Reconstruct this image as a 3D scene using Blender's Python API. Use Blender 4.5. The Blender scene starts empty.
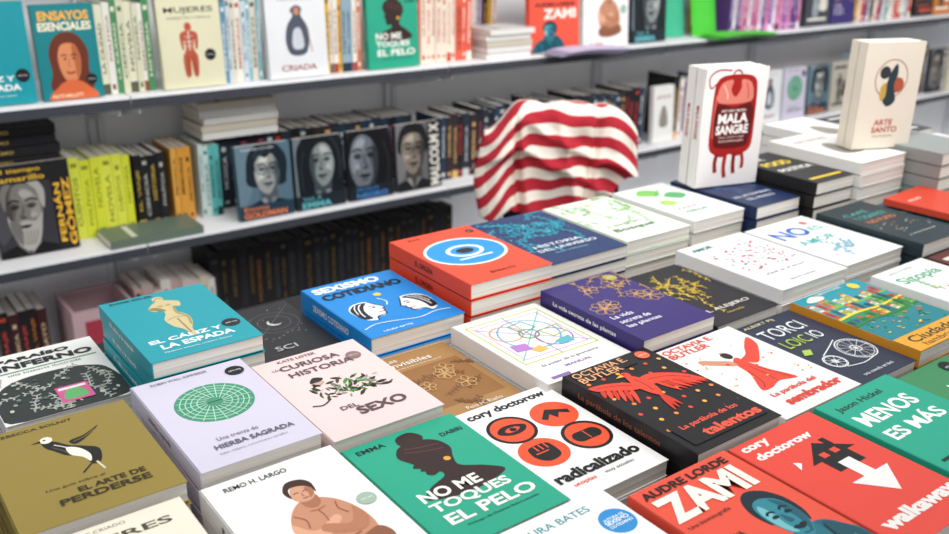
import bpy, math, random
from mathutils import Matrix, Vector
random.seed(7)
scn=bpy.context.scene
COL=scn.collection
# ------------------------------------------------------------------ materials
def lin(c): return c/12.92 if c<=.04045 else ((c+.055)/1.055)**2.4
def rgb(h):
    h=h.lstrip('#'); return tuple(lin(int(h[i:i+2],16)/255) for i in (0,2,4))
MC={}
def mat(h,rough=.42,var=.06,scale=9):
    k=(h,rough)
    if k in MC: return MC[k]
    m=bpy.data.materials.new("print_"+h.strip('#')); m.use_nodes=True
    nt=m.node_tree; b=nt.nodes['Principled BSDF']
    b.inputs['Roughness'].default_value=rough
    b.inputs['Specular IOR Level'].default_value=.28
    n=nt.nodes.new('ShaderNodeTexNoise'); n.inputs['Scale'].default_value=scale
    tc=nt.nodes.new('ShaderNodeTexCoord'); nt.links.new(tc.outputs['Object'],n.inputs['Vector'])
    mx=nt.nodes.new('ShaderNodeMix'); mx.data_type='RGBA'
    c=rgb(h)
    mx.inputs[6].default_value=(*[x*(1-var) for x in c],1); mx.inputs[7].default_value=(*[min(1,x*(1+var)) for x in c],1)
    nt.links.new(n.outputs['Fac'],mx.inputs[0]); nt.links.new(mx.outputs[2],b.inputs['Base Color'])
    MC[k]=m; return m
def pages_mat():
    m=bpy.data.materials.new("paper_edges"); m.use_nodes=True
    nt=m.node_tree; b=nt.nodes['Principled BSDF']; b.inputs['Roughness'].default_value=.85
    tc=nt.nodes.new('ShaderNodeTexCoord'); mp=nt.nodes.new('ShaderNodeMapping')
    mp.inputs['Scale'].default_value=(3,3,900); w=nt.nodes.new('ShaderNodeTexNoise'); w.inputs['Scale'].default_value=1
    nt.links.new(tc.outputs['Object'],mp.inputs[0]); nt.links.new(mp.outputs[0],w.inputs['Vector'])
    r=nt.nodes.new('ShaderNodeValToRGB'); r.color_ramp.elements[0].position=.3; r.color_ramp.elements[1].position=.7
    r.color_ramp.elements[0].color=(*rgb('#cdc6bb'),1); r.color_ramp.elements[1].color=(*rgb('#f6f2ea'),1)
    nt.links.new(w.outputs['Fac'],r.inputs[0]); nt.links.new(r.outputs[0],b.inputs['Base Color']); return m
PAGES=pages_mat()
# ------------------------------------------------------------------ text cache
TC={}
def text_geo(s,bold):
    k=(s,bold)
    if k in TC: return TC[k]
    cu=bpy.data.curves.new("t",'FONT'); cu.body=s; cu.resolution_u=3; cu.offset=bold
    ob=bpy.data.objects.new("t",cu); COL.objects.link(ob)
    dg=bpy.context.evaluated_depsgraph_get(); dg.update()
    me=bpy.data.meshes.new_from_object(ob.evaluated_get(dg))
    vs=[(v.co.x,v.co.y) for v in me.vertices]; fs=[tuple(p.vertices) for p in me.polygons]
    if vs:
        x0=min(v[0] for v in vs);x1=max(v[0] for v in vs);y0=min(v[1] for v in vs);y1=max(v[1] for v in vs)
        vs=[((x-x0)/(x1-x0)-.5,(y-y0)/(y1-y0)-.5) for x,y in vs]
    bpy.data.objects.remove(ob); bpy.data.meshes.remove(me); bpy.data.curves.remove(cu)
    TC[k]=(vs,fs); return TC[k]
def catmull(p,n=6,closed=True):
    out=[];N=len(p)
    for i in range(N if closed else N-1):
        if closed: a,b,c,d=p[i-1],p[i],p[(i+1)%N],p[(i+2)%N]
        else: a,b,c,d=p[max(i-1,0)],p[i],p[i+1],p[min(i+2,N-1)]
        for k in range(n):
            t=k/n
            out.append(tuple(.5*(2*b[j]+(c[j]-a[j])*t+(2*a[j]-5*b[j]+4*c[j]-d[j])*t*t+(3*b[j]-a[j]-3*c[j]+d[j])*t**3) for j in (0,1)))
    if not closed: out.append(p[-1])
    return out
class MB:
    def __init__(s): s.v=[];s.f=[];s.m=[];s.mats=[]
    def mi(s,m):
        if m not in s.mats: s.mats.append(m)
        return s.mats.index(m)
    def face(s,vs,m,flip=False):
        b=len(s.v); s.v+=vs; ix=list(range(b,b+len(vs)))
        if flip: ix.reverse()
        s.f.append(ix); s.m.append(s.mi(m))
    def box(s,x0,y0,z0,x1,y1,z1,m):
        b=len(s.v); s.v+=[(x0,y0,z0),(x1,y0,z0),(x1,y1,z0),(x0,y1,z0),(x0,y0,z1),(x1,y0,z1),(x1,y1,z1),(x0,y1,z1)]
        for f in ((0,3,2,1),(4,5,6,7),(0,1,5,4),(1,2,6,5),(2,3,7,6),(3,0,4,7)):
            s.f.append([b+i for i in f]); s.m.append(s.mi(m))
    def make(s,name,bevel=0):
        me=bpy.data.meshes.new(name); me.from_pydata(s.v,[],s.f)
        for m in s.mats: me.materials.append(m)
        me.polygons.foreach_set('material_index',s.m); me.update(); return me
def draw(mb,art,w,l,z,S=None):
    """art on plane z, x 0..w y 0..l"""
    k=0; ep=min(.00003,.0009/max(1,len(art)))
    def pt(x,y): return (min(.999,max(.001,x))*w,min(.999,max(.001,y))*l,z+.0001+k*ep)
    for a in art:
        k+=1; t=a[0]
        if t in 'TV':
            _,s,cx,cy,tw,th,c=a[:7]; bold=a[7] if len(a)>7 else .0
            vs,fs=text_geo(s,bold); b=len(mb.v)
            if t=='T': mb.v+=[pt(cx+x*tw,cy+y*th) for x,y in vs]
            else: mb.v+=[pt(cx-y*tw,cy+x*th) for x,y in vs]
            mi=mb.mi(mat(c))
            for f in fs: mb.f.append([b+i for i in f]); mb.m.append(mi)
        elif t=='R':
            _,x0,y0,x1,y1,c=a; mb.face([pt(x0,y0),pt(x1,y0),pt(x1,y1),pt(x0,y1)],mat(c))
        elif t=='E':
            _,cx,cy,rx,ry,c=a; mb.face([pt(cx+rx*math.cos(i*math.pi/18),cy+ry*w/l*math.sin(i*math.pi/18)) for i in range(36)],mat(c))
        elif t=='O':
            _,cx,cy,r,wd,c=a
            for i in range(28):
                q=[]
                for ang,rr in ((i,r-wd),(i,r),(i+1,r),(i+1,r-wd)):
                    t_=ang*math.pi/14; q.append(pt(cx+rr*math.cos(t_),cy+rr*w/l*math.sin(t_)))
                mb.face(q,mat(c))
        elif t=='P': mb.face([pt(*p) for p in a[1]],mat(a[2]))
        elif t=='B': mb.face([pt(*p) for p in catmull(a[1])],mat(a[2]))
        elif t in 'LC':
            pts=a[1] if t=='L' else catmull(a[1],5,False); wd=a[2]/2
            for (x0,y0),(x1,y1) in zip(pts,pts[1:]):
                dx,dy=(x1-x0),(y1-y0)*l/w; L=math.hypot(dx,dy) or 1; nx,ny=-dy/L*wd,dx/L*wd*w/l
                mb.face([pt(x0-nx,y0-ny),pt(x1-nx,y1-ny),pt(x1+nx,y1+ny),pt(x0+nx,y0+ny)],mat(a[3]))
# ------------------------------------------------------------------ cover art
def dots(n,x0,x1,y0,y1,r,cols,seed=1):
    R=random.Random(seed); return [('E',R.uniform(x0,x1),R.uniform(y0,y1),r*R.uniform(.6,1.2),r*R.uniform(.6,1.2),R.choice(cols)) for _ in range(n)]
def sprigs(n,col,seed,x0=.08,x1=.95,y0=.1,y1=.95,wd=.012,ln=.22):
    R=random.Random(seed);o=[]
    for _ in range(n):
        x,y=R.uniform(x0,x1),R.uniform(y0,y1);a=R.uniform(0,6.28);p=[(x,y)]
        for i in range(5):
            a+=R.uniform(-.6,.6);x+=math.cos(a)*ln/4;y+=math.sin(a)*ln/5
            x=min(.97,max(.03,x));y=min(.97,max(.03,y));p.append((x,y))
        o.append(('C',p,wd,col))
        for q in p[1:]:
            for s in (-1,1):
                e=(min(.98,max(.02,q[0]+.04*math.cos(a+s*1.1))),min(.98,max(.02,q[1]+.03*math.sin(a+s*1.1)))); o.append(('L',[q,e],wd*1.3,col))
    return o
def flowers(n,col,seed,x0,x1,y0,y1,r=.06,wd=.01):
    R=random.Random(seed);o=[]
    for _ in range(n):
        x,y=R.uniform(x0,x1),R.uniform(y0,y1);m=R.choice((5,6,7));q=r*R.uniform(.7,1.2)
        for i in range(m):
            a=i*6.283/m; b=a+.5;c=a-.5
            o.append(('C',[(x,y),(x+q*.7*math.cos(b),y+q*.5*math.sin(b)),(x+q*math.cos(a),y+q*.68*math.sin(a)),(x+q*.7*math.cos(c),y+q*.5*math.sin(c)),(x,y)],wd,col))
        o.append(('E',x,y,q*.18,q*.18,col))
    return o
def leaves(n,cols,seed,x0,x1,y0,y1,ln=.07):
    R=random.Random(seed);o=[]
    for _ in range(n):
        x,y,a=R.uniform(x0,x1),R.uniform(y0,y1),R.uniform(0,6.28);q=ln*R.uniform(.6,1.2);ca,sa=math.cos(a),math.sin(a)*.68
        o.append(('B',[(x,y),(x+q*.5*ca-q*.2*sa,y+q*.5*sa+q*.14*ca),(x+q*ca,y+q*sa),(x+q*.5*ca+q*.2*sa,y+q*.5*sa-q*.14*ca)],R.choice(cols)))
    return o
def xf(art,sx,sy,ox,oy):
    """scale / shift a list of art items"""
    o=[];F=lambda p:(p[0]*sx+ox,p[1]*sy+oy)
    for a in art:
        if a[0] in 'BP': o.append((a[0],[F(p) for p in a[1]],a[2]))
        elif a[0] in 'LC': o.append((a[0],[F(p) for p in a[1]],a[2]*sx,a[3]))
        elif a[0]=='E': o.append(('E',*F(a[1:3]),a[3]*sx,a[4]*sx,a[5]))
        elif a[0]=='O': o.append(('O',*F(a[1:3]),a[3]*sx,a[4]*sx,a[5]))
    return o
def sticker(x,y,r=.1,c='#16181c'): return [('E',x,y,r,r,c),('T','capitán swing',x,y,r*1.3,r*.25,'#e8e8e8')]
PELO=[('B',[(.44,.95),(.40,.89),(.45,.83),(.55,.83),(.62,.89),(.56,.96)],'#33201f'),
 ('B',[(.34,.70),(.30,.78),(.38,.86),(.54,.87),(.67,.82),(.71,.72),(.65,.63),(.63,.55),(.78,.47),(.86,.38),(.52,.33),(.20,.38),(.28,.46),(.45,.51),(.46,.555),(.40,.545),(.36,.57),(.37,.595),(.345,.61),(.36,.63),(.32,.655),(.35,.68)],'#33201f'),
 ('C',[(.40,.83),(.52,.80),(.66,.78)],.012,'#5c3a34'),('C',[(.38,.80),(.50,.76),(.66,.73)],.012,'#5c3a34'),
 ('E',.60,.635,.028,.028,'#d9a441'),('T','EMMA',.20,.93,.24,.04,'#15201e',.02),('T','DABIRI',.84,.84,.2,.036,'#15201e',.02),
 ('T','NO ME',.40,.41,.50,.085,'#f5f3ea',.03),('T','TOQUES',.48,.305,.66,.085,'#f5f3ea',.03),('T','EL PELO',.54,.20,.74,.085,'#f5f3ea',.03),('T','Prólogo de Desirée Bela-Lobedde',.56,.12,.6,.02,'#15201e')]
ZF=[('B',[(.30,-.05),(.30,.14),(.40,.26),(.54,.32),(.57,.40),(.86,.40),(.98,.30),(1.05,.2),(1.05,-.05)],'#1c6272'),
 ('B',[(.62,.30),(.64,.40),(.72,.38),(.80,.42),(.80,.30),(.72,.24)],'#23707f'),
 ('B',[(.55,.50),(.53,.60),(.58,.69),(.68,.73),(.80,.71),(.88,.62),(.88,.50),(.82,.42),(.80,.50),(.60,.50)],'#0c2630'),
 ('B',[(.59,.42),(.565,.50),(.575,.60),(.64,.66),(.76,.66),(.835,.59),(.84,.49),(.80,.41),(.71,.345),(.64,.365)],'#2f8594'),
 ('B',[(.60,.42),(.575,.50),(.59,.59),(.64,.63),(.66,.56),(.64,.47),(.65,.40)],'#74bcc2'),('B',[(.76,.64),(.83,.58),(.835,.48),(.79,.41),(.72,.36),(.76,.45),(.77,.55)],'#1b5d6b'),
 ('B',[(.56,.56),(.60,.64),(.70,.67),(.82,.62),(.87,.54),(.84,.68),(.70,.74),(.58,.69)],'#0c2630'),
 ('C',[(.60,.555),(.64,.57),(.68,.555)],.020,'#0a2028'),('C',[(.73,.555),(.77,.57),(.81,.55)],.020,'#0a2028'),('B',[(.605,.525),(.64,.54),(.675,.525),(.64,.515)],'#0a2028'),('B',[(.735,.525),(.77,.54),(.805,.52),(.77,.512)],'#0a2028'),
 ('B',[(.69,.53),(.675,.475),(.70,.46),(.73,.47),(.715,.50)],'#1b5d6b'),('B',[(.64,.425),(.68,.437),(.70,.43),(.73,.437),(.77,.425),(.71,.40)],'#0a2028'),('C',[(.66,.38),(.70,.37),(.74,.38)],.012,'#1b5d6b'),
 ('B',[(.54,.32),(.62,.28),(.66,.14),(.60,.0),(.44,.0),(.38,.14),(.44,.26)],'#15505e'),('B',[(.86,.38),(.82,.28),(.78,.14),(.82,.0),(.98,.0),(1.0,.2),(.96,.31)],'#15505e'),
 ('C',[(.56,.32),(.62,.2),(.70,.12),(.78,.2),(.84,.36)],.016,'#0c2c36'),('C',[(.46,.22),(.50,.12),(.49,.02)],.012,'#3a97a6'),('C',[(.92,.24),(.90,.12),(.91,.02)],.012,'#3a97a6'),('C',[(.70,.12),(.70,.0)],.012,'#0c2c36')]
ZAMI=xf(ZF,.98,.98,.0,-.03)+[('T','AUDRE LORDE',.48,.94,.86,.055,'#1d1a1b',.03),('T','ZAMI',.46,.80,.84,.19,'#f6eee2',.045),('T','Una biomitografía',.26,.655,.40,.03,'#1d1a1b'),('T','UNA NUEVA',.18,.50,.28,.035,'#1d1a1b',.02),('T','FORMA DE',.16,.45,.25,.035,'#1d1a1b',.02),('T','ESCRIBIR',.15,.40,.23,.035,'#1d1a1b',.02)]
body=lambda c,x=0,y=0,s=1:[('E',x,y+.26*s,.055*s,.07*s,c),('B',[(x-.03*s,y+.22*s),(x-.14*s,y+.18*s),(x-.12*s,y+.02*s),(x-.09*s,y+.02*s),(x-.09*s,y+.12*s),(x-.06*s,y+.02*s),(x-.12*s,y-.08*s),(x-.10*s,y-.28*s),(x-.02*s,y-.28*s),(x,y-.1*s),(x+.03*s,y-.28*s),(x+.10*s,y-.28*s),(x+.12*s,y-.08*s),(x+.06*s,y+.02*s),(x+.09*s,y+.12*s),(x+.09*s,y+.02*s),(x+.13*s,y+.03*s),(x+.14*s,y+.18*s),(x+.03*s,y+.22*s)],c)]
AF=[('B',[(.47,.86),(.38,.82),(.30,.74),(.36,.68),(.42,.72),(.43,.62),(.36,.52),(.38,.40),(.46,.30),(.48,.20),(.53,.20),(.55,.30),(.62,.40),(.64,.52),(.57,.62),(.58,.72),(.66,.70),(.70,.78),(.62,.83),(.53,.86)],'#cbbb8c'),('E',.5,.895,.07,.08,'#cbbb8c'),
 ('B',[(.30,.74),(.36,.70),(.46,.66),(.46,.70),(.38,.76)],'#8d7c4d'),('E',.455,.76,.035,.035,'#b09f6a'),('E',.55,.76,.035,.035,'#b09f6a'),('C',[(.5,.24),(.5,.50)],.02,'#8d7c4d'),('C',[(.38,.50),(.5,.53),(.63,.50)],.014,'#9c8b5a'),('C',[(.58,.70),(.56,.60),(.62,.5),(.58,.36)],.03,'#a3925e'),('C',[(.45,.88),(.5,.91),(.56,.88)],.014,'#8d7c4d')]
ALIZ=[('T','EL CÁLIZ Y',.44,.265,.66,.065,'#f4f7f4',.03),('T','LA ESPADA',.50,.17,.66,.065,'#f4f7f4',.03)]+xf(AF,.78,.98,.11,-.0)[:0]+xf(AF,.78,.92,.11,.06)+[
 ('T','RIANE EISLER',.28,.955,.4,.03,'#101c1e',.01),('T','Nuestra historia, nuestro futuro',.46,.09,.6,.02,'#f4f7f4')]+sticker(.87,.28,.085)
COV={}
def C(k,base,w_desc,art,spine=None,title='',sc='#f2f2f0'): COV[k]=dict(base=base,label=w_desc,art=art,spine=spine or base,title=title,sc=sc)
C('perder','#8f7c38',"olive gold paperback with a black and white bird-like figure",
 [('B',[(.36,.79),(.44,.75),(.50,.68),(.58,.63),(.66,.56),(.63,.44),(.57,.43),(.54,.54),(.46,.58),(.40,.66),(.36,.72)],'#17140f'),('B',[(.48,.66),(.55,.62),(.59,.53),(.57,.46),(.54,.52),(.48,.58)],'#efe8d6'),('B',[(.52,.72),(.62,.74),(.74,.80),(.62,.70),(.54,.67)],'#17140f'),('C',[(.54,.70),(.62,.72),(.70,.77)],.006,'#8f7c38'),('C',[(.42,.72),(.48,.66),(.50,.60)],.008,'#efe8d6'),('C',[(.40,.70),(.45,.64),(.47,.60)],.008,'#5c5648'),('L',[(.57,.44),(.49,.37)],.014,'#17140f'),('L',[(.60,.44),(.62,.35)],.014,'#d8cfae'),('E',.39,.79,.04,.045,'#efe8d6'),('E',.38,.795,.010,.010,'#17140f'),('P',[(.29,.79),(.355,.80),(.355,.78)],'#17140f'),
 ('T','REBECCA SOLNIT',.36,.945,.5,.028,'#2e2610',.01),('T','Una guía sobre el',.42,.30,.36,.028,'#2e2610'),('T','EL ARTE DE',.62,.235,.42,.045,'#2e2610',.03),('T','PERDERSE',.56,.165,.56,.055,'#2e2610',.03)],title='El arte de perderse',sc='#2e2610')
C('hierba','#cdc8d9',"pale lavender paperback with a green leafy circle",
 [('E',.5,.60,.33,.33,'#3f8f6d')]+[('O',.5,.60,r,.010,'#a9d4bf') for r in (.29,.245,.2,.15)]+[('L',[(.5+.07*math.cos(i*.314),.60+.045*math.sin(i*.314)),(.5+.31*math.cos(i*.314+.25),.60+.205*math.sin(i*.314+.25))],.008,'#b9dcc8') for i in range(20)]+[('E',.5,.60,.07,.07,'#3f8f6d'),('R',.44,.595,.56,.603,'#16301f')]+
 [('T','ROBIN WALL KIMMERER',.40,.95,.5,.025,'#5a5a66'),('T','Una trenza de',.45,.235,.34,.032,'#6a6a76'),('T','HIERBA SAGRADA',.55,.165,.66,.042,'#5c5c68',.02),('T','Saber indígena, conocimiento científico',.5,.10,.56,.017,'#6a6a76')]+sticker(.86,.87,.085),title='Hierba sagrada',sc='#5c5c68')
C('sexo','#e6cdca',"pale pink paperback with dark and green foliage figure",
 leaves(60,['#24261f','#3c4236','#24261f','#4a8a3c','#8f8a82'],4,.24,.78,.38,.58,.09)+leaves(26,['#4a8a3c','#6fae4a','#c9bcb4','#24261f'],9,.30,.80,.40,.62,.05)+[('E',.34,.61,.045,.05,'#c9a08c'),('B',[(.28,.62),(.34,.67),(.41,.64),(.36,.61)],'#24261f'),('C',[(.3,.40),(.2,.36),(.12,.38)],.014,'#24261f'),('C',[(.7,.42),(.8,.38),(.88,.40)],.014,'#24261f'),
 ('T','KATE LISTER',.40,.955,.36,.03,'#6a5555',.01),('T','Una',.16,.87,.09,.028,'#5a4848'),('T','CURIOSA',.46,.865,.56,.06,'#5a4848',.015),('T','HISTORIA',.50,.765,.60,.06,'#5a4848',.015),('T','DEL',.36,.27,.15,.04,'#5a4848',.01),('T','SEXO',.60,.20,.44,.085,'#5a4848',.03)]+sticker(.84,.80,.07,'#8a6f6c'),title='Una curiosa historia del sexo',sc='#5a4848')
C('invis','#a98050',"brown paperback with white lettering",
 [('R',.08,.18,.92,.74,'#94683c')]+sprigs(9,'#7a5230',3,.1,.9,.2,.7,.02)+flowers(4,'#c19a68',5,.2,.8,.3,.65,.1,.014)+[('T','Las',.24,.90,.14,.045,'#f3ede2',.01),('T','invisibles',.42,.83,.52,.055,'#f3ede2',.01),('T','¿Por qué el Museo del Prado ignora?',.46,.77,.6,.018,'#f3ede2'),('T','Peio H. Riaño',.55,.10,.44,.036,'#f3ede2')],title='Las invisibles')
C('geom','#eeece9',"white paperback with coloured geometric line drawing",
 [('L',[(.08,.92),(.92,.92),(.92,.28),(.08,.28),(.08,.92)],.016,'#b0ca3c'),('L',[(.14,.87),(.86,.87),(.86,.33),(.14,.33),(.14,.87)],.010,'#b884c0'),('O',.5,.62,.30,.018,'#5fa6ce'),('O',.32,.70,.16,.016,'#e78a3e'),('O',.66,.50,.18,.016,'#a05ab4'),('L',[(.1,.88),(.9,.32)],.012,'#b884c0'),('L',[(.1,.32),(.9,.88)],.012,'#6cb9a4'),('P',[(.18,.54),(.34,.52),(.33,.42),(.17,.44)],'#b07ac0'),('L',[(.42,.78),(.60,.80),(.64,.68),(.46,.64),(.42,.78)],.014,'#38a0a8'),('L',[(.62,.62),(.84,.64),(.82,.52),(.66,.50),(.62,.62)],.014,'#98b83a'),('P',[(.60,.44),(.78,.46),(.76,.37),(.60,.38)],'#58b0b8'),('P',[(.3,.42),(.42,.45),(.45,.37),(.34,.36)],'#e9b25e'),('O',.5,.62,.1,.014,'#3c8c54'),
 ('L',[(.5,.92),(.5,.28)],.008,'#888888'),('T','El poder de la geometría',.5,.20,.64,.035,'#555b66'),('T','MANUAL',.5,.13,.3,.03,'#8b6aa8',.01),('R',.1,.03,.3,.06,'#8b6aa8')])
def feather(x0,y0,x1,y1,wd,c):
    dx,dy=x1-x0,y1-y0;L=math.hypot(dx,dy);nx,ny=-dy/L*wd,dx/L*wd
    return ('B',[(x0,y0),(x0+dx*.5+nx,y0+dy*.5+ny),(x1,y1),(x0+dx*.5-nx,y0+dy*.5-ny)],c)
R1,R2='#e5452f','#c93521'
talbird=[feather(.34-.045*i,.70+.012*i,.20-.035*i,.52+.03*i,.020,[R1,R2][i%2]) for i in range(6)]+[feather(.56+.055*i,.70-.018*i,.66+.06*i,.49-.002*i,.022,[R1,R2][i%2]) for i in range(6)]+[feather(.46,.55,.36+.06*i,.36+.01*i,.020,R2) for i in range(3)]+[
 ('B',[(.02,.80),(.12,.80),(.26,.77),(.38,.72),(.42,.66),(.36,.64),(.26,.67),(.14,.72),(.05,.75)],R1),
 ('B',[(.50,.72),(.62,.74),(.76,.70),(.90,.62),(.985,.50),(.88,.54),(.76,.60),(.62,.63),(.52,.64)],R1),
 ('B',[(.44,.80),(.50,.76),(.54,.68),(.52,.58),(.46,.52),(.40,.58),(.38,.68),(.41,.76)],R1),('E',.455,.80,.045,.045,R1),('P',[(.34,.80),(.42,.82),(.42,.79)],'#f4b04a'),('E',.445,.81,.010,.010,'#1b191b'),
 ('C',[(.08,.775),(.24,.74),(.36,.69)],.009,'#8f2416'),('C',[(.56,.69),(.74,.66),(.90,.57)],.009,'#8f2416'),('C',[(.46,.74),(.47,.66),(.46,.58)],.009,'#8f2416')]
C('talen','#1b191b',"black paperback with a red bird and orange dots",
 [('E',.08+.17*i+(.08 if j%2 else 0),.84-.1*j,.020,.020,['#f08a3c','#e5452f','#f4b04a'][(i+j)%3]) for i in range(6) for j in range(7)]+talbird+
 [('R',.05,.87,.72,.985,'#1b191b'),('R',.08,.06,.95,.25,'#1b191b'),('T','OCTAVIA E.',.36,.95,.62,.055,'#f2b07a',.01),('T','BUTLER',.29,.885,.48,.055,'#f2b07a',.01),('T','La parábola de los',.50,.21,.66,.05,'#ef5a40',.02),('T','talentos',.60,.12,.66,.075,'#ef5a40',.04)]+sticker(.86,.93,.07,'#dd6a4a'),title='La parábola de los talentos',sc='#8f4a30')
C('sembr','#f0eae6',"white paperback with a woman in a red dress",
 [('B',[(.46,.64),(.42,.58),(.38,.46),(.24,.30),(.34,.28),(.50,.31),(.68,.28),(.60,.44),(.56,.56),(.54,.66)],'#df4634'),('B',[(.54,.62),(.66,.66),(.78,.74),(.95,.82),(.92,.72),(.78,.62),(.62,.54)],'#df4634'),('B',[(.44,.64),(.34,.70),(.22,.76),(.18,.72),(.30,.64),(.42,.58)],'#c98f72'),('E',.49,.71,.05,.06,'#2a1f20'),('C',[(.42,.5),(.36,.36),(.3,.31)],.01,'#a82c1c'),('C',[(.5,.54),(.5,.40),(.48,.32)],.01,'#a82c1c'),('C',[(.55,.5),(.6,.38),(.64,.30)],.01,'#a82c1c')]+dots(30,.06,.94,.3,.80,.012,['#f08a3c','#df4634','#e9b25e'],8)+
 [('T','OCTAVIA E.',.36,.95,.62,.055,'#df4634',.01),('T','BUTLER',.29,.885,.48,.055,'#df4634',.01),('T','La parábola del',.50,.21,.56,.05,'#df4634',.02),('T','sembrador',.58,.12,.70,.075,'#df4634',.04)],title='La parábola del sembrador',sc='#df4634')
def wheel(x,y,r,c='#e7e9ea',n=12): return [('O',x,y,r,.014,c),('O',x,y,r*.86,.008,c),('O',x,y,r*.3,.012,c),('E',x,y,.022,.022,c)]+[('L',[(x,y),(x+r*math.cos(i*6.283/n),y+r*.64*math.sin(i*6.283/n))],.006,c) for i in range(n)]
C('torci','#2c3347',"dark navy paperback with white bicycle wheels and pale green letters",
 wheel(.74,.34,.22)+wheel(.28,.30,.13,n=8)+[('C',[(.28,.39),(.48,.44),(.70,.50)],.012,'#e7e9ea'),('C',[(.28,.21),(.50,.18),(.74,.20)],.012,'#e7e9ea'),('P',[(.12,.46),(.20,.52),(.30,.50),(.22,.44)],'#a9c64a')]+
 [('T','ALBERT PIJ',.36,.95,.5,.04,'#d9cfa0',.01),('T','TORCI',.46,.80,.66,.13,'#e7e9ea',.0),('T','LOIC',.34,.63,.40,.11,'#a9c64a',.0),('T','IO',.68,.63,.16,.11,'#e7e9ea',.0),('T','una novela en bici',.5,.08,.5,.03,'#e7e9ea')])
R_=random.Random(5)
CI=[('R',0,.0,1,1,'#1f93a4'),('B',[(0,.0),(0,.60),(.2,.66),(.45,.60),(.7,.68),(1,.62),(1,0)],'#2f8a5c'),('B',[(0,.0),(0,.44),(.3,.50),(.6,.40),(1,.46),(1,0)],'#1f7f8a')]
for j in range(3):
    for i in range(12):
        x=.02+.08*i+R_.uniform(-.01,.01); y0=.74-.13*j; hh=R_.uniform(.05,.15); c=R_.choice(['#e8dcc0','#e07b28','#f3cf4a','#c8442c','#2a6f8a','#2f7d3c','#7ab04a','#145a66'])
        CI+=[('R',x,y0,x+.06,y0+hh,c),('R',x+.012,y0+hh*.3,x+.024,y0+hh*.8,'#17343e'),('R',x+.036,y0+hh*.3,x+.048,y0+hh*.8,'#17343e')]
        if i%3==j: CI.append(('P',[(x-.005,y0+hh),(x+.03,y0+hh+.035),(x+.065,y0+hh)],'#c8442c'))
    CI.append(('C',[(0,.73-.13*j),(.3,.745-.13*j),(.6,.72-.13*j),(1,.74-.13*j)],.03,['#7ab04a','#f3cf4a','#2f7d3c'][j]))
CI+=leaves(40,['#2f7d3c','#7ab04a','#e07b28','#f3cf4a','#1f6f5c'],8,.04,.92,.22,.50,.06)
CI+=[('B',[(.10,.92),(.22,.97),(.34,.93),(.3,.89),(.16,.89)],'#e8e4d4'),('E',.82,.92,.06,.06,'#f3cf4a'),('R',0,0,1,.20,'#e8a42f'),('T','Ciudades',.5,.13,.76,.085,'#2a2a20',.02),('T','hambrientas',.5,.05,.66,.05,'#2a2a20',.01),('T','CAROLYN STEEL',.5,.965,.4,.025,'#f3efe0',.01)]
C('ciudad','#d9952c',"teal and green paperback with a dense illustrated cityscape",CI)
C('sitch','#ecefed',"white paperback with green lettering",[('T','Sitopía',.46,.78,.74,.14,'#3f9a6a',.02),('T','CAROLYN STEEL',.4,.93,.5,.03,'#55605e')]+sprigs(6,'#8bbf8f',9,.1,.9,.2,.6,.02)+dots(14,.1,.9,.2,.6,.03,['#e79a56','#7fb6d6','#b7cf4c','#e06a6a'],3))
C('remo','#efedeb',"white paperback with a bare-shouldered figure on the cover",
 xf([('B',[(.50,.66),(.38,.60),(.30,.50),(.28,.38),(.34,.24),(.44,.14),(.72,.12),(.84,.26),(.84,.42),(.76,.56),(.64,.64)],'#c48a6c'),('B',[(.50,.70),(.50,.60),(.58,.57),(.64,.62),(.62,.70)],'#a86e52'),
  ('B',[(.46,.72),(.48,.66),(.56,.64),(.63,.67),(.65,.74),(.60,.79),(.51,.79)],'#cf9a7c'),('B',[(.43,.77),(.455,.70),(.47,.76),(.50,.79),(.58,.785),(.64,.75),(.66,.69),(.68,.78),(.62,.84),(.50,.845)],'#3e2418'),
  ('B',[(.585,.66),(.64,.69),(.65,.74),(.60,.76),(.60,.70)],'#a86e52'),('C',[(.49,.73),(.515,.735),(.535,.73)],.010,'#4a2a1c'),('C',[(.57,.73),(.59,.735),(.61,.73)],.010,'#4a2a1c'),('C',[(.555,.72),(.545,.695),(.56,.69)],.008,'#94583e'),('C',[(.53,.675),(.555,.67),(.58,.675)],.010,'#7a3a2c'),
  ('B',[(.30,.50),(.28,.38),(.36,.30),(.52,.34),(.66,.42),(.62,.46),(.46,.40),(.38,.42)],'#dba586'),('B',[(.80,.48),(.84,.36),(.74,.28),(.56,.32),(.46,.38),(.52,.42),(.68,.36),(.76,.42)],'#b5785a'),
  ('C',[(.36,.56),(.42,.50),(.40,.43)],.010,'#94583e'),('C',[(.72,.56),(.70,.50),(.74,.44)],.010,'#94583e'),('C',[(.50,.555),(.56,.545),(.63,.555)],.008,'#9a6046'),('C',[(.56,.54),(.57,.48),(.56,.43)],.008,'#9a6046'),('C',[(.44,.30),(.56,.26),(.70,.27)],.012,'#8a5038'),
  ('B',[(.30,.20),(.44,.26),(.60,.22),(.84,.26),(.88,.14),(.6,.08),(.34,.10)],'#8e5a42'),('C',[(.36,.17),(.56,.14),(.80,.18)],.012,'#6a3c28')],.85,.9,.08,.06)+
 [('T','REMO H. LARGO',.36,.925,.46,.036,'#3b3b3b',.01),('T','EL NIÑO',.3,.05,.3,.04,'#c8442c',.02)]+sticker(.88,.50,.07,'#9fb7a4'),title='Remo H. Largo',sc='#3b3b3b')
C('pelo','#27a283',"green paperback with a dark profile head silhouette",PELO,title='No me toques el pelo')
K='#171717';OR='#e8532f'
RAD=[('T','cory doctorow',.48,.92,.84,.085,K,.045)]
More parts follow.
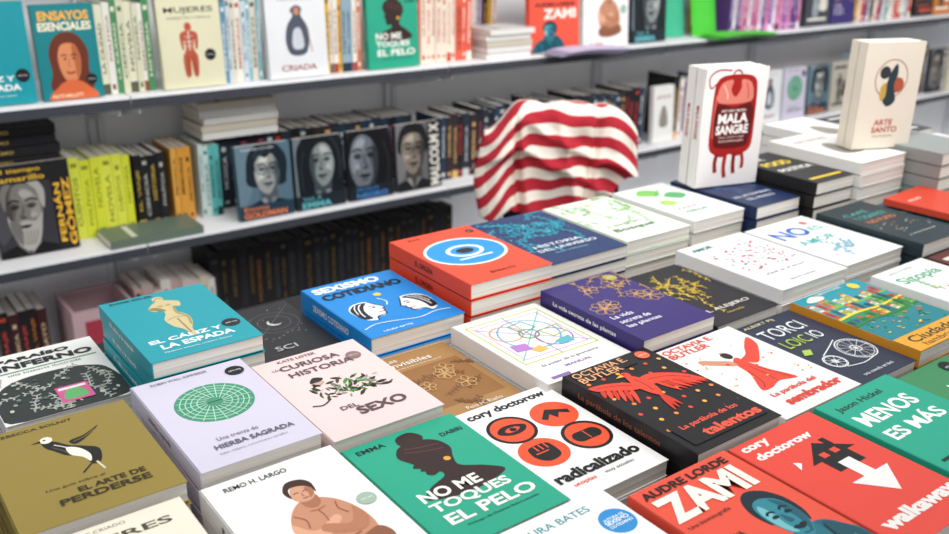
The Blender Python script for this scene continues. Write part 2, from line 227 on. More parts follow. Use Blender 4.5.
for (x,y) in ((.27,.70),(.73,.70),(.27,.43),(.73,.43)): RAD+=[('E',x,y,.215,.205,OR)]
RAD+=[('O',.27,.70,.215,.03,K),('B',[(.13,.70),(.19,.745),(.30,.75),(.40,.72),(.41,.69),(.34,.655),(.22,.655)],K),('B',[(.20,.70),(.24,.72),(.32,.72),(.35,.70),(.30,.68),(.23,.68)],OR),('E',.28,.70,.03,.03,K),
 ('P',[(.58,.69),(.70,.765),(.88,.70),(.86,.66),(.78,.70),(.72,.655),(.69,.71),(.62,.665)],K),
 ('B',[(.16,.40),(.16,.46),(.20,.50),(.36,.50),(.39,.46),(.38,.38),(.32,.35),(.22,.35)],K),('L',[(.24,.50),(.24,.45)],.014,OR),('L',[(.29,.50),(.29,.45)],.014,OR),('L',[(.34,.50),(.34,.45)],.014,OR),('L',[(.19,.43),(.32,.43)],.014,OR),
 ('O',.73,.43,.215,.03,K),('E',.66,.43,.07,.07,K),('E',.80,.43,.07,.07,K),('R',.66,.43-.045,.80,.43+.045,K),('R',.725,.39,.735,.47,OR),
 ('T','radicalizado',.5,.19,.86,.085,K,.04),('T','utopías',.26,.105,.22,.035,OR,.01),('T','muy actuales',.62,.105,.3,.03,K)]
C('radic','#f2f0ee',"white paperback with four orange and black circles",RAD,title='radicalizado',sc='#171717')
C('bates','#f1f2f2',"white paperback with teal author lettering and round blue sticker",[('T','LAURA BATES',.46,.91,.62,.045,'#2e8f8f',.01),('E',.84,.76,.13,.13,'#2f8fd0'),('T','AUTORA DE',.84,.79,.18,.018,'#ffffff',.01),('T','SEXISMO',.84,.765,.2,.026,'#ffffff',.02),('T','COTIDIANO',.84,.735,.2,.018,'#ffffff',.02),('T','LOS HOMBRES',.42,.60,.7,.08,'#222222',.03),('T','QUE ODIAN',.42,.48,.6,.08,'#222222',.03)])
C('eres','#e9e2cf',"cream paperback with brown capital lettering",[('T','CAROLINE CRIADO',.40,.955,.46,.022,'#55503c'),('T','MUJERES',.5,.86,.76,.07,'#4a4232',.02)]+body('#b04a3a',.5,.5,1.1),title='Mujeres',sc='#3a352c')
C('zami','#e8553f',"coral paperback with a teal portrait and white capitals",ZAMI,title='Zami')
C('zamis','#e8553f',"coral paperback with a teal portrait and white capitals",xf(ZF,.8,.55,-.16,.0)+[('T','ZAMI',.60,.50,.66,.13,'#f6eee2',.04),('T','AUDRE LORDE',.5,.62,.8,.05,'#1d1a1b',.03)])
C('walk','#e54a3c',"red paperback with black house and white arrow",
 [('T','cory',.22,.935,.30,.06,'#f3ece6',.045),('T','doctorow',.40,.86,.64,.06,'#f3ece6',.045),('P',[(.44,.54),(.44,.65),(.34,.65),(.60,.79),(.86,.65),(.76,.65),(.76,.54)],'#171717'),('R',.50,.66,.57,.70,'#e54a3c'),('R',.63,.66,.70,.70,'#e54a3c'),('R',.68,.72,.74,.79,'#171717'),('P',[(.53,.60),(.53,.45),(.38,.45),(.60,.28),(.82,.45),(.67,.45),(.67,.60)],'#f1efec'),('P',[(.22,.66),(.25,.73),(.30,.70)],'#f1efec'),('T','walkaway',.52,.15,.86,.11,'#f3ece6',.05)],title='walkaway',sc='#171717')
C('menos','#22a689',"bright green paperback with white capitals",[('T','Jason Hickel',.40,.90,.60,.06,'#16302b',.02),('T','MENOS',.46,.76,.72,.12,'#f4f5f0',.03),('T','ES MÁS',.46,.60,.72,.12,'#f4f5f0',.03),('L',[(.1,.3),(.9,.3)],.03,'#16302b')])
C('green','#3f8a5a',"mid-green paperback with white line drawing",sprigs(9,'#e8efe0',21,.1,.9,.1,.9,.02)+dots(10,.1,.9,.1,.6,.04,['#2f6f3a','#d9c34a','#e07b28'],12)+sticker(.8,.9,.09))
C('aliz','#1796a2',"teal paperback with a gold statue torso",ALIZ,title='El cáliz y la espada')
moon=[('O',.60,.66,.30,.005,'#77777c'),('O',.60,.66,.2,.005,'#77777c'),('E',.60,.66,.09,.09,'#c8c8c6'),('E',.63,.675,.085,.085,'#232326'),('L',[(.05,.3),(.95,.92)],.005,'#77777c')]
C('sci','#232326',"black paperback with dotted lines and crescent moon",moon+[('L',[(.1+.07*i,.42+.03*math.sin(i)),(.13+.07*i,.42+.03*math.sin(i))],.01,'#9a9aa0') for i in range(11)]+dots(20,.05,.95,.35,.95,.006,['#e0e0e0'],4)+[('T','SCI',.42,.22,.26,.07,'#b0b0b0',.01)])
def face(x,y,d,s=1): # line-drawn profile, d = direction
    P=lambda a,b:(x+a*d*s,y+b*s)
    k='#f4f6f6'; b='#1583cf'
    return [('B',[P(-.14,-.12),P(-.18,.04),P(-.12,.14),P(0,.17),P(.08,.15),P(.12,.08),P(.17,.01),P(.13,-.01),P(.13,-.06),P(.08,-.12),P(.0,-.12),P(-.04,-.17)],k),
     ('B',[P(-.15,-.11),P(-.17,.05),P(-.10,.13),P(-.01,.155),P(.06,.14),P(.0,.09),P(-.045,.02),P(-.06,-.06),P(-.06,-.13)],'#10151c'),
     ('C',[P(.0,.14),P(-.06,.09),P(-.10,0),P(-.11,-.08)],.012,k),('C',[P(-.06,.14),P(-.11,.08),P(-.14,-.02)],.010,k),
     ('C',[P(.08,.15),P(.12,.08),P(.17,.01),P(.13,-.01),P(.14,-.035),P(.12,-.06),P(.11,-.10),P(.0,-.12),P(-.03,-.18)],.014,'#10151c'),
     ('C',[P(.03,.06),P(.07,.07),P(.10,.055)],.014,'#10151c'),('C',[P(.04,.03),P(.07,.04),P(.095,.03)],.012,'#10151c'),('E',*P(.07,.03),.010,.010,'#10151c'),('C',[P(.12,-.055),P(.08,-.06),P(.06,-.05)],.016,'#d8443c')]
C('sexis','#1583cf',"bright blue paperback with white comic face drawings",
 face(.30,.40,1,.95)+face(.76,.34,-1,.95)+[('T','SEXISMO',.42,.90,.72,.105,'#f4f6f6',.045),('T','COTIDIANO',.50,.765,.86,.105,'#10151c',.045),
 ('C',[(.05,.14),(.2,.18),(.4,.15),(.6,.11),(.8,.14),(.95,.12)],.010,'#f4f6f6'),('T','LAURA BATES',.32,.05,.3,.022,'#f4f6f6',.01),('E',.55,.62,.04,.04,'#f2c53a'),('C',[(.50,.56),(.54,.48),(.50,.42)],.010,'#f4f6f6')],title='SEXISMO COTIDIANO')
C('red','#e84a2c',"orange-red paperback with white-rimmed blue oval and ring",
 [('E',.5,.54,.45,.38,'#f3f0ec'),('E',.5,.54,.42,.35,'#1f8fd4'),('E',.5,.55,.21,.16,'#f3f0ec'),('E',.5,.55,.165,.12,'#1f8fd4'),('E',.5,.55,.10,.07,'#141922'),('R',.30,.40,.70,.42,'#f3f0ec'),('T','EVE',.24,.93,.14,.035,'#2a1512',.01),('T','ENSAYO',.5,.11,.3,.035,'#2a1512',.02)]+sticker(.90,.88,.05),title='EL ORIGEN',sc='#2a1512')
C('univ','#12305f',"navy paperback with teal swirl pattern",
 sprigs(16,'#15889e',31,.05,.95,.42,.95,.020,.3)+flowers(6,'#1f98ae',3,.1,.9,.5,.9,.1,.014)+dots(30,.05,.95,.42,.95,.010,['#9fd6dc','#2a9db0'],6)+[('T','HISTORIA',.46,.32,.6,.05,'#e3ebf2',.01),('T','DEL UNIVERSO',.5,.24,.74,.05,'#e3ebf2',.01),('T','Desde el Big Bang',.46,.16,.4,.022,'#9fd6dc')],title='HISTORIA DEL UNIVERSO')
C('bosq','#e6efdf',"pale green-white paperback with leafy cover",
 sprigs(12,'#86b870',41,.05,.95,.42,.95,.014,.3)+leaves(26,['#b9d84a','#8fc3a0','#a7cf6a'],15,.08,.9,.45,.9,.1)+[('T','EL SENTIDO DEL',.4,.33,.5,.04,'#3f6f4a'),('T','Bosque',.42,.22,.60,.09,'#3f6f4a',.01),('T','Cuaderno de campo',.5,.1,.5,.025,'#3f6f4a')])
C('plant','#35286c',"purple paperback with orange plant outlines",
 flowers(7,'#c69a5a',4,.15,.9,.5,.9,.13,.008)+sprigs(7,'#c69a5a',51,.1,.95,.42,.95,.009,.35)+[('T','La vida',.24,.36,.28,.05,'#eae6f2',.01),('T','secreta de',.30,.28,.40,.05,'#eae6f2',.01),('T','las plantas',.32,.20,.44,.055,'#eae6f2',.01)]+sticker(.84,.90,.08,'#a9a04a'),title='La vida secreta de las plantas')
C('alej','#26262a',"charcoal paperback with yellow branches",
 sprigs(14,'#d8b93c',61,.08,.95,.36,.95,.010,.3)+[('T','EL ALEJERO',.5,.20,.74,.055,'#e5e2d8',.01),('T','novela',.5,.12,.26,.025,'#d8b93c')])
C('amor','#f0eeee',"white paperback with scattered red and pink dots",
 dots(80,.12,.9,.36,.82,.018,['#d9333a','#e06a78','#38958f','#d9333a'],71)+[('T','AMOR',.24,.90,.30,.055,'#2f7f7a',.03),('T','¿Qué es el amor?',.5,.26,.6,.04,'#555555'),('T','EDITORIAL',.5,.1,.4,.025,'#777777')])
C('no','#f0f1f1',"white paperback with blue and teal capital letters",
 [('T','NO',.36,.74,.52,.20,'#2a62b4',.03),('T','ES',.76,.72,.2,.09,'#38a098',.02),('E',.78,.86,.05,.05,'#e06a5a'),('T','AMOR',.45,.52,.6,.10,'#38a098',.02),('T','Una autora',.35,.2,.4,.03,'#555555')]+sprigs(5,'#5fa6c6',14,.4,.95,.2,.4,.012))
C('wgreen','#eef0ec',"white paperback with green leaf shapes and pink letters",
 [('B',[(.2,.8),(.4,.92),(.6,.82),(.45,.7)],'#7fc25a'),('B',[(.5,.66),(.72,.74),(.86,.62),(.66,.54)],'#57a86a'),('B',[(.2,.52),(.36,.58),(.46,.48),(.3,.42)],'#a7d05c'),('C',[(.2,.46),(.4,.7),(.7,.86)],.014,'#4a8f5a'),('T','DIARIO',.4,.32,.5,.05,'#d2567a',.01),('T','VERDE',.4,.22,.46,.06,'#4a8f5a',.02)])
C('navy','#1f2f54',"navy paperback with thin white lettering",[('T','EN LAS SOMBRAS',.5,.3,.8,.045,'#e9edf2',.0),('T','DEL MUNDO',.5,.2,.6,.045,'#e9edf2',.0)]+sprigs(8,'#4a6090',81,.1,.9,.4,.95,.014))
C('infer','#e4e4e0',"white, black and pink illustrated paperback",
 [('B',[(.04,.02),(.04,.40),(.2,.56),(.5,.60),(.8,.56),(.96,.42),(.96,.02)],'#2c3230')]+sprigs(14,'#a8aca4',77,.08,.92,.05,.55,.012)+dots(30,.08,.92,.06,.55,.022,['#5a6660','#8a928a','#454c48','#b8bcb0'],5)+[('R',.46,.10,.72,.32,'#cf5a8f'),('B',[(.50,.14),(.54,.26),(.64,.26),(.68,.14)],'#5fae6a'),('R',.48,.27,.70,.30,'#e8e4e0'),
 ('T','PARAÍSO',.46,.90,.62,.07,'#1c1c1f',.04),('T','INFERNO',.54,.79,.80,.09,'#1c1c1f',.04),('R',.05,.70,.95,.71,'#3f9a5a'),('T','una historia ilustrada',.5,.665,.6,.025,'#1c1c1f')],title='PARAÍSO INFERNO')
C('dkteal','#26363c',"dark slate paperback with teal and orange lettering",[('T','CAFÉ',.4,.80,.5,.07,'#49b0a8',.0),('T','Y CIGARROS',.5,.69,.66,.07,'#49b0a8',.0),('T','NO FUMO',.5,.58,.6,.06,'#e0844a',.0),('T','y otras historias',.5,.2,.6,.03,'#d8d8d0')]+dots(26,.1,.9,.28,.5,.012,['#49b0a8','#e0844a','#d8d8d0'],2))
C('teal2','#2b5a66',"dark teal paperback with light lettering",[('T','MEMORIA',.5,.7,.74,.08,'#d8e4e0',.0),('R',.1,.2,.9,.4,'#1d4c52')]+sprigs(6,'#6fb0b0',8,.1,.9,.2,.6,.012))
C('blackyel','#1f1e1e',"black paperback with yellow and white capitals",[('T','PAUL',.30,.84,.42,.07,'#e8e4da',.03),('T','FOOD',.46,.66,.66,.12,'#e2c22e',.04),('T','POLÍTICA',.5,.46,.8,.10,'#e8e4da',.03),('R',.1,.1,.9,.14,'#e2c22e')])
C('redthin','#cf4630',"thin red paperback",[('T','ROJO',.3,.8,.3,.05,'#f0e0d0',.01),('R',.1,.1,.9,.12,'#a83424')])
C('whst','#eceae6',"white paperback with grey title",[('T','ARTISTAS',.5,.8,.7,.06,'#a05a4a',.01),('B',[(.3,.3),(.4,.6),(.6,.62),(.7,.3)],'#8f8a80')])
C('grey','#8f9492',"grey cloth-look paperback",[('R',.1,.6,.9,.8,'#7b807e')])
C('mala','#efe9e6',"white paperback with red blood bag illustration",
 [('B',[(.16,.80),(.20,.90),(.34,.94),(.66,.94),(.80,.90),(.84,.80),(.85,.56),(.84,.34),(.72,.27),(.62,.25),(.5,.27),(.38,.25),(.28,.27),(.16,.34),(.15,.56)],'#a81a16'),('B',[(.22,.80),(.28,.88),(.44,.90),(.42,.82),(.5,.76),(.58,.83),(.58,.90),(.72,.88),(.78,.80),(.76,.72),(.5,.70),(.24,.72)],'#e08070'),('C',[(.205,.78),(.19,.6),(.20,.42)],.022,'#e0685c'),('C',[(.80,.78),(.815,.6),(.80,.42)],.018,'#7c100e'),('C',[(.3,.86),(.36,.80),(.38,.74)],.02,'#f2b8ac'),('C',[(.66,.87),(.70,.80),(.70,.74)],.016,'#c24a40'),('O',.5,.935,.08,.022,'#a81a16'),
 ('C',[(.30,.28),(.28,.20),(.30,.12)],.06,'#8c1410'),('C',[(.44,.28),(.43,.16),(.46,.07)],.06,'#a81a16'),('C',[(.58,.28),(.58,.18),(.60,.10)],.06,'#8c1410'),('C',[(.70,.28),(.73,.2),(.72,.14)],.05,'#a81a16'),('C',[(.22,.9),(.10,.84),(.07,.93),(.2,.985),(.4,.98)],.018,'#a81a16'),
 ('B',[(.22,.69),(.5,.67),(.78,.69),(.78,.38),(.66,.33),(.34,.33),(.22,.38)],'#5f0e10'),('T','ARTURO MORA',.5,.645,.4,.022,'#f0e6e0',.01),('T','MALA',.5,.58,.48,.085,'#f4eeea',.04),('T','SANGRE',.5,.485,.52,.08,'#f4eeea',.04),('T','Mitos, hechos y tabú',.5,.42,.4,.02,'#f0e6e0'),('T','de la menstruación',.5,.39,.4,.02,'#f0e6e0')],title='MALA SANGRE',sc='#c5201c')
C('arte','#e6dccb',"cream paperback with an orange circular illustration",
 [('O',.5,.66,.28,.014,'#8f5a3c'),('E',.38,.72,.09,.09,'#33343c'),('E',.62,.60,.11,.11,'#b0553a'),('B',[(.42,.56),(.46,.70),(.56,.80),(.60,.70),(.56,.6),(.62,.46),(.5,.40),(.40,.46)],'#2a3a42'),('B',[(.34,.58),(.42,.62),(.44,.5),(.36,.46)],'#c8a04a'),('T','ARTE',.48,.25,.32,.055,'#b5442c',.02),('T','SANTO',.52,.18,.44,.055,'#b5442c',.02),('T','Una historia',.5,.12,.34,.02,'#55504a')],sc='#b5442c')
# shelf face-outs
C('ensayos','#127f86',"dark teal paperback with an illustrated woman's face",
 [('T','ENSAYOS',.5,.88,.82,.10,'#f2b23c',.04),('T','ESENCIALES',.5,.77,.86,.09,'#f2e7c8',.04),('B',[(.18,.1),(.20,.3),(.18,.5),(.30,.66),(.5,.71),(.70,.66),(.82,.5),(.80,.3),(.82,.1)],'#6a2e1c'),('B',[(.34,.3),(.32,.46),(.40,.58),(.60,.58),(.68,.46),(.66,.3),(.58,.2),(.42,.2)],'#d98a5c'),('B',[(.56,.57),(.66,.52),(.67,.36),(.6,.22),(.58,.36)],'#b5653c'),('C',[(.37,.46),(.42,.475),(.47,.46)],.02,'#3a1a10'),('C',[(.53,.46),(.58,.475),(.63,.46)],.02,'#3a1a10'),('E',.43,.43,.022,.018,'#20140f'),('E',.57,.43,.022,.018,'#20140f'),('C',[(.43,.29),(.5,.275),(.57,.29)],.03,'#a02a24'),('C',[(.50,.43),(.475,.36),(.51,.35)],.012,'#a8623c'),('B',[(.12,.0),(.26,.14),(.42,.2),(.58,.2),(.74,.14),(.88,0)],'#d8683c'),('T','KATE MILLETT',.4,.04,.5,.035,'#f2e7c8',.01)]+sticker(.82,.20,.09))
C('mujeres','#ddd8b8',"cream paperback with a small anatomical figure",[('T','MUJERES',.5,.86,.78,.08,'#2c2a22',.01),('T','INVISIBLES PARA LA MEDICINA',.5,.78,.7,.025,'#55503c')]+body('#b5533a',.46,.42,1.0)+[('C',[(.46,.64),(.46,.52),(.46,.42)],.014,'#f0ddd0'),('C',[(.40,.58),(.46,.56),(.52,.58)],.010,'#f0ddd0'),('C',[(.40,.53),(.46,.51),(.52,.53)],.010,'#f0ddd0'),('C',[(.41,.48),(.46,.465),(.51,.48)],.010,'#f0ddd0'),('C',[(.42,.36),(.41,.26),(.40,.18)],.012,'#7a2a1c'),('C',[(.50,.36),(.51,.26),(.53,.18)],.012,'#7a2a1c'),('E',.49,.55,.02,.02,'#5c1410')]+sticker(.78,.36,.09))
C('criada','#e3e4e6',"pale grey paperback with dark bird-like figure",[('T','CRIADA',.5,.12,.6,.07,'#9a4a4a',.02),('T','STEPHANIE LAND',.5,.93,.6,.03,'#6a6f78'),('B',[(.38,.28),(.30,.44),(.34,.62),(.44,.74),(.40,.80),(.50,.86),(.60,.82),(.58,.74),(.68,.60),(.70,.44),(.62,.28)],'#4c5260'),('E',.51,.79,.05,.06,'#c0836a'),('B',[(.42,.36),(.44,.56),(.56,.58),(.60,.36)],'#c8ccd4'),('L',[(.66,.6),(.74,.3)],.014,'#8a6a4a')])
def mixc(a,b,t):
    A=[int(a[i:i+2],16) for i in (1,3,5)];B=[int(b[i:i+2],16) for i in (1,3,5)]
    return '#%02x%02x%02x'%tuple(round(x+(y-x)*t) for x,y in zip(A,B))
def portrait(skin,shade,k,texts,hair=0,glasses=False,beard=None,S=1.35,ox=0,oy=0,m=1,light=None,bg=None,coat=None):
    light=light or skin; coat=coat or k; md=mixc(skin,shade,.5); hl=mixc(k,'#ffffff',.14)
    T=lambda x,y:(.5+m*(x-.5)*S+ox,.56+(y-.56)*S+oy)
    B=lambda pts,c:('B',[T(*p) for p in pts],c)
    Cc=lambda pts,w,c:('C',[T(*p) for p in pts],w*S,c)
    o=[('R',0,0,1,1,bg)] if bg else []
    if bg: o+=[('B',[(.0,.2),(.0,1),(.4,1),(.3,.6),(.2,.3)],mixc(bg,'#ffffff',.10))]
    if hair==2: o.append(B([(.10,.20),(.14,.60),(.20,.82),(.42,.95),(.66,.92),(.86,.76),(.88,.50),(.84,.18),(.66,.24),(.34,.24)],k))
    o+=[B([(-.1,-.2),(.02,.12),(.20,.23),(.38,.29),(.40,.38),(.60,.38),(.62,.29),(.8,.23),(.98,.12),(1.1,-.2)],coat)]
    if hair==0: o.append(B([(.25,.44),(.20,.6),(.26,.80),(.46,.91),(.66,.87),(.80,.72),(.79,.52),(.72,.42)],k))
    elif hair==1: o.append(B([(.30,.56),(.29,.76),(.40,.86),(.60,.87),(.72,.78),(.72,.56)],k))
    o+=[B([(.40,.42),(.39,.28),(.50,.22),(.63,.28),(.61,.42)],shade),('P',[T(.38,.29),T(.50,.18),T(.46,.30)],mixc(coat,'#ffffff',.5)),('P',[T(.63,.29),T(.51,.18),T(.56,.30)],mixc(coat,'#ffffff',.4)),
     B([(.40,.38),(.345,.46),(.32,.56),(.33,.68),(.40,.78),(.50,.81),(.60,.78),(.67,.69),(.68,.57),(.655,.46),(.60,.38),(.50,.335)],skin),
     B([(.37,.48),(.345,.56),(.36,.67),(.43,.75),(.52,.76),(.50,.66),(.45,.60),(.43,.52)],mixc(skin,light,.55)),B([(.40,.70),(.46,.75),(.53,.74),(.50,.69)],light),B([(.38,.53),(.42,.555),(.45,.53),(.42,.50)],light),
     B([(.46,.34),(.56,.36),(.61,.44),(.60,.52),(.585,.60),(.62,.70),(.59,.78),(.66,.72),(.69,.58),(.665,.45),(.60,.37)],md),B([(.54,.345),(.60,.42),(.625,.50),(.62,.58),(.645,.68),(.62,.76),(.675,.70),(.69,.57),(.665,.45),(.60,.37)],shade),
     B([(.37,.615),(.42,.645),(.485,.62),(.43,.585)],md),B([(.54,.62),(.60,.645),(.655,.615),(.60,.582)],shade),
     Cc([(.36,.655),(.42,.672),(.485,.655)],.022,k),Cc([(.54,.655),(.60,.672),(.655,.65)],.022,k),
     B([(.39,.61),(.43,.622),(.465,.61),(.43,.60)],k),B([(.56,.61),(.60,.622),(.635,.61),(.60,.60)],k),
     B([(.51,.64),(.535,.56),(.565,.525),(.53,.505),(.49,.515),(.515,.53),(.50,.57)],md),B([(.485,.515),(.51,.52),(.55,.515),(.52,.505)],k),
     B([(.435,.452),(.48,.465),(.51,.458),(.54,.465),(.59,.45),(.51,.43)],mixc(shade,k,.6)),Cc([(.44,.45),(.51,.447),(.585,.45)],.008,k),B([(.46,.415),(.51,.405),(.56,.415),(.51,.425)],md),Cc([(.415,.52),(.405,.48),(.42,.45)],.010,md)]
    if hair==0: o+=[B([(.27,.60),(.28,.80),(.46,.90),(.68,.85),(.75,.66),(.69,.60),(.66,.70),(.58,.77),(.50,.73),(.40,.76),(.34,.70),(.33,.60)],k),Cc([(.32,.74),(.42,.84),(.54,.86)],.018,hl),Cc([(.34,.70),(.46,.80),(.60,.82)],.012,hl)]
    if hair==2: o+=[B([(.24,.44),(.24,.74),(.40,.90),(.62,.88),(.78,.72),(.76,.44),(.70,.60),(.64,.72),(.50,.79),(.38,.74),(.32,.60)],k),Cc([(.24,.4),(.24,.66),(.34,.82),(.50,.88)],.018,hl),Cc([(.80,.3),(.82,.55),(.76,.72)],.014,hl)]
    if hair==1: o+=[B([(.31,.62),(.30,.78),(.42,.87),(.60,.86),(.70,.76),(.69,.64),(.65,.74),(.50,.78),(.36,.74)],k)]
    if hair==3: o+=[B([(.30,.58),(.28,.74),(.36,.84),(.44,.82),(.36,.74),(.335,.64)],beard or k),B([(.69,.58),(.72,.72),(.66,.82),(.60,.81),(.66,.72)],mixc(beard or k,'#000000',.3))]
    if glasses: o+=[('O',*T(.425,.61),.075*S,.012*S,k),('O',*T(.60,.61),.075*S,.012*S,k),('L',[T(.49,.61),T(.535,.61)],.012*S,k)]
    if beard: o+=[B([(.33,.54),(.37,.50),(.42,.475),(.51,.49),(.60,.475),(.65,.50),(.68,.54),(.66,.40),(.58,.26),(.48,.22),(.38,.32)],beard),B([(.56,.46),(.66,.50),(.65,.38),(.57,.27),(.56,.36)],mixc(beard,'#000000',.35)),B([(.45,.44),(.51,.45),(.57,.44),(.51,.42)],k)]+[Cc([(.40+.04*i,.40),(.42+.03*i,.33),(.45+.02*i,.27)],.008,mixc(beard,'#000000',.4)) for i in range(5)]
    return o+texts
C('emma','#2c4a5c',"dark blue paperback with a black and white portrait",portrait('#989a97','#4c565c','#16222c',[('R',0,0,1,.2,'#1f3a4a'),('T','Emma',.30,.15,.46,.06,'#e07b45',.01),('T','GOLDMAN',.46,.06,.80,.08,'#e07b45',.03),('T','Viviendo mi vida',.4,.95,.6,.03,'#e8e8e4')],0,True,None,1.25,.04,.04,1,'#cfd0ca','#54707f'))
C('emmab','#27323c',"dark slate paperback with a grey portrait",portrait('#858b8b','#3c464c','#12181e',[('R',0,0,1,.2,'#1c262e'),('T','Vol. II',.3,.15,.36,.05,'#5fb0b8',.01),('T','EMMA',.4,.06,.6,.09,'#5fb0b8',.03)],2,False,None,1.35,.06,.04,-1,'#b4bab8','#5c6a74'))
C('dark3','#2a2e38',"charcoal paperback with a dim portrait and blue capitals",portrait('#6a6f78','#30343c','#0e1014',[('R',0,0,1,.2,'#1c2028'),('T','SEXUS',.4,.15,.5,.05,'#3f7fc0',.01),('T','NEGRO',.5,.06,.7,.08,'#3f7fc0',.03)],2,False,None,1.75,-.16,-.02,1,'#969ca6','#3a4050'))
C('malco','#3b3f44',"dark grey paperback with a man's portrait",portrait('#857a70','#463f3a','#17191c',[('R',.70,.0,1,1,'#26282c'),('V','MALCOLM X',.85,.5,.22,.94,'#e4e0d4',.04)],1,True,None,1.4,-.14,.0,1,'#b4a89c','#67676a'))
C('fernan','#1c1b1d',"black paperback with a bearded man's portrait and yellow capitals",portrait('#7a7672','#45413f','#0c0b0c',[('R',.74,.0,1,1,'#1c1b1d'),('R',0,.80,1,1,'#1c1b1d'),('T','el tiempo',.36,.93,.56,.06,'#f0c03a',.01),('T','amarillo',.40,.85,.56,.06,'#f0c03a',.01),('V','FERNÁN',.80,.42,.10,.66,'#f0b83a',.03),('V','GÓMEZ',.92,.42,.12,.76,'#f0b83a',.03)],3,False,'#aaa6a0',1.25,-.13,-.08,-1,'#a8a49e','#35343a'))
for i,(b,a,c,d) in enumerate((('#d8d6d2','#8a8f96','#a04a3c','pale grey'),('#3c4048','#9aa0a8','#d8d4c8','charcoal'),('#5c2f2a','#c98f72','#e8d8c8','dark red'),('#3f6f8a','#d8e0e0','#f0c03a','steel blue'),('#b8b2a4','#5a5048','#2c2a22','beige'),('#c8782c','#2a2a2a','#f4f0e0','orange'),('#6a3a6a','#e0b0c8','#f0e8f0','purple'))):
    C('gen%d'%i,b,d+" paperback with an indistinct cover picture",body(a,.4,.45,1)+[('R',.1,.10,.85,.15,c),('R',.1,.86,.7,.91,c),('B',[(.55,.3),(.6,.55),(.8,.6),(.85,.3)],c)])
# ------------------------------------------------------------------ book builder
def lab(base,suf):
    s=base+suf
    if len(s.split())>12: s=base.split(' with')[0]+suf
    return ' '.join(s.split()[:12])
BM={}
def book_meshes(k,w,l,t):
    key=(k,round(w,3),round(l,3),round(t,4))
    if key in BM: return BM[key]
    c=COV[k]; cm=mat(c['base']); sm=mat(c['spine']); b=MB(); q=.0007
    b.box(0,0,t-q,w,l,t,cm); b.box(0,0,0,w,l,q,cm)
    b.box(-.0006,0,0,.0008,l,t,sm)
    draw(b,c['art'],w,l,t)
    if c['title'] and t>.012:
        vs,fs=text_geo(c['title'],.01); n=len(b.v); tw=min(.62*l,t*.36*len(c['title'])*.62); th=t*.36
        b.v+=[(-.0010,.55*l-x*tw,t/2+y*th) for x,y in vs]; mi=b.mi(mat(c['sc']))
        for f in fs: b.f.append([n+i for i in reversed(f)]); b.m.append(mi)
    cov=b.make("cover_mesh")
    p=MB(); p.box(.0009,.0012,q+.0001,w-.0014,l-.0012,t-q-.0001,PAGES); pg=p.make("pages_mesh")
    BM[key]=(cov,pg); return BM[key]
def book(k,w,l,t,M,label,group,name="paperback_book"):
    e=bpy.data.objects.new(name,None); e.empty_display_size=.02; COL.objects.link(e)
    e.matrix_world=M
    e["label"]=label; e["category"]="book"
    if group: e["group"]=group
    cov,pg=book_meshes(k,w,l,t)
    for nm,me in (("cover",cov),("page_block",pg)):
        o=bpy.data.objects.new(nm,me); COL.objects.link(o); o.parent=e
    return e
TZ=.72
def stack(k,x0,x1,y0,y1,h,n=None,rot=0):
    zt=1.35-h; H=zt-TZ-.001; n=n or max(1,round(H/.026)); t=H/n-.0022
    w,l=x1-x0,y1-y0; R=random.Random(k)
    for i in range(n):
        top=(i==n-1)
        dx,dy,a=(0,0,rot) if top else (R.uniform(-.002,.002),R.uniform(-.003,.002),rot+R.uniform(-.5,.5))
        M=Matrix.Translation(((x0+x1)/2+dx,(y0+y1)/2+dy,TZ+.001+i*(t+.0022)))@Matrix.Rotation(math.radians(a),4,'Z')@Matrix.Translation((-w/2,-l/2,0))
        book(k,w,l,t,M,lab(COV[k]['label'],", top of its stack" if top and n>1 else (", within a stack" if n>1 else ", on the table")),"%ss stacked on the table"%COV[k]['label'].split(' with')[0])
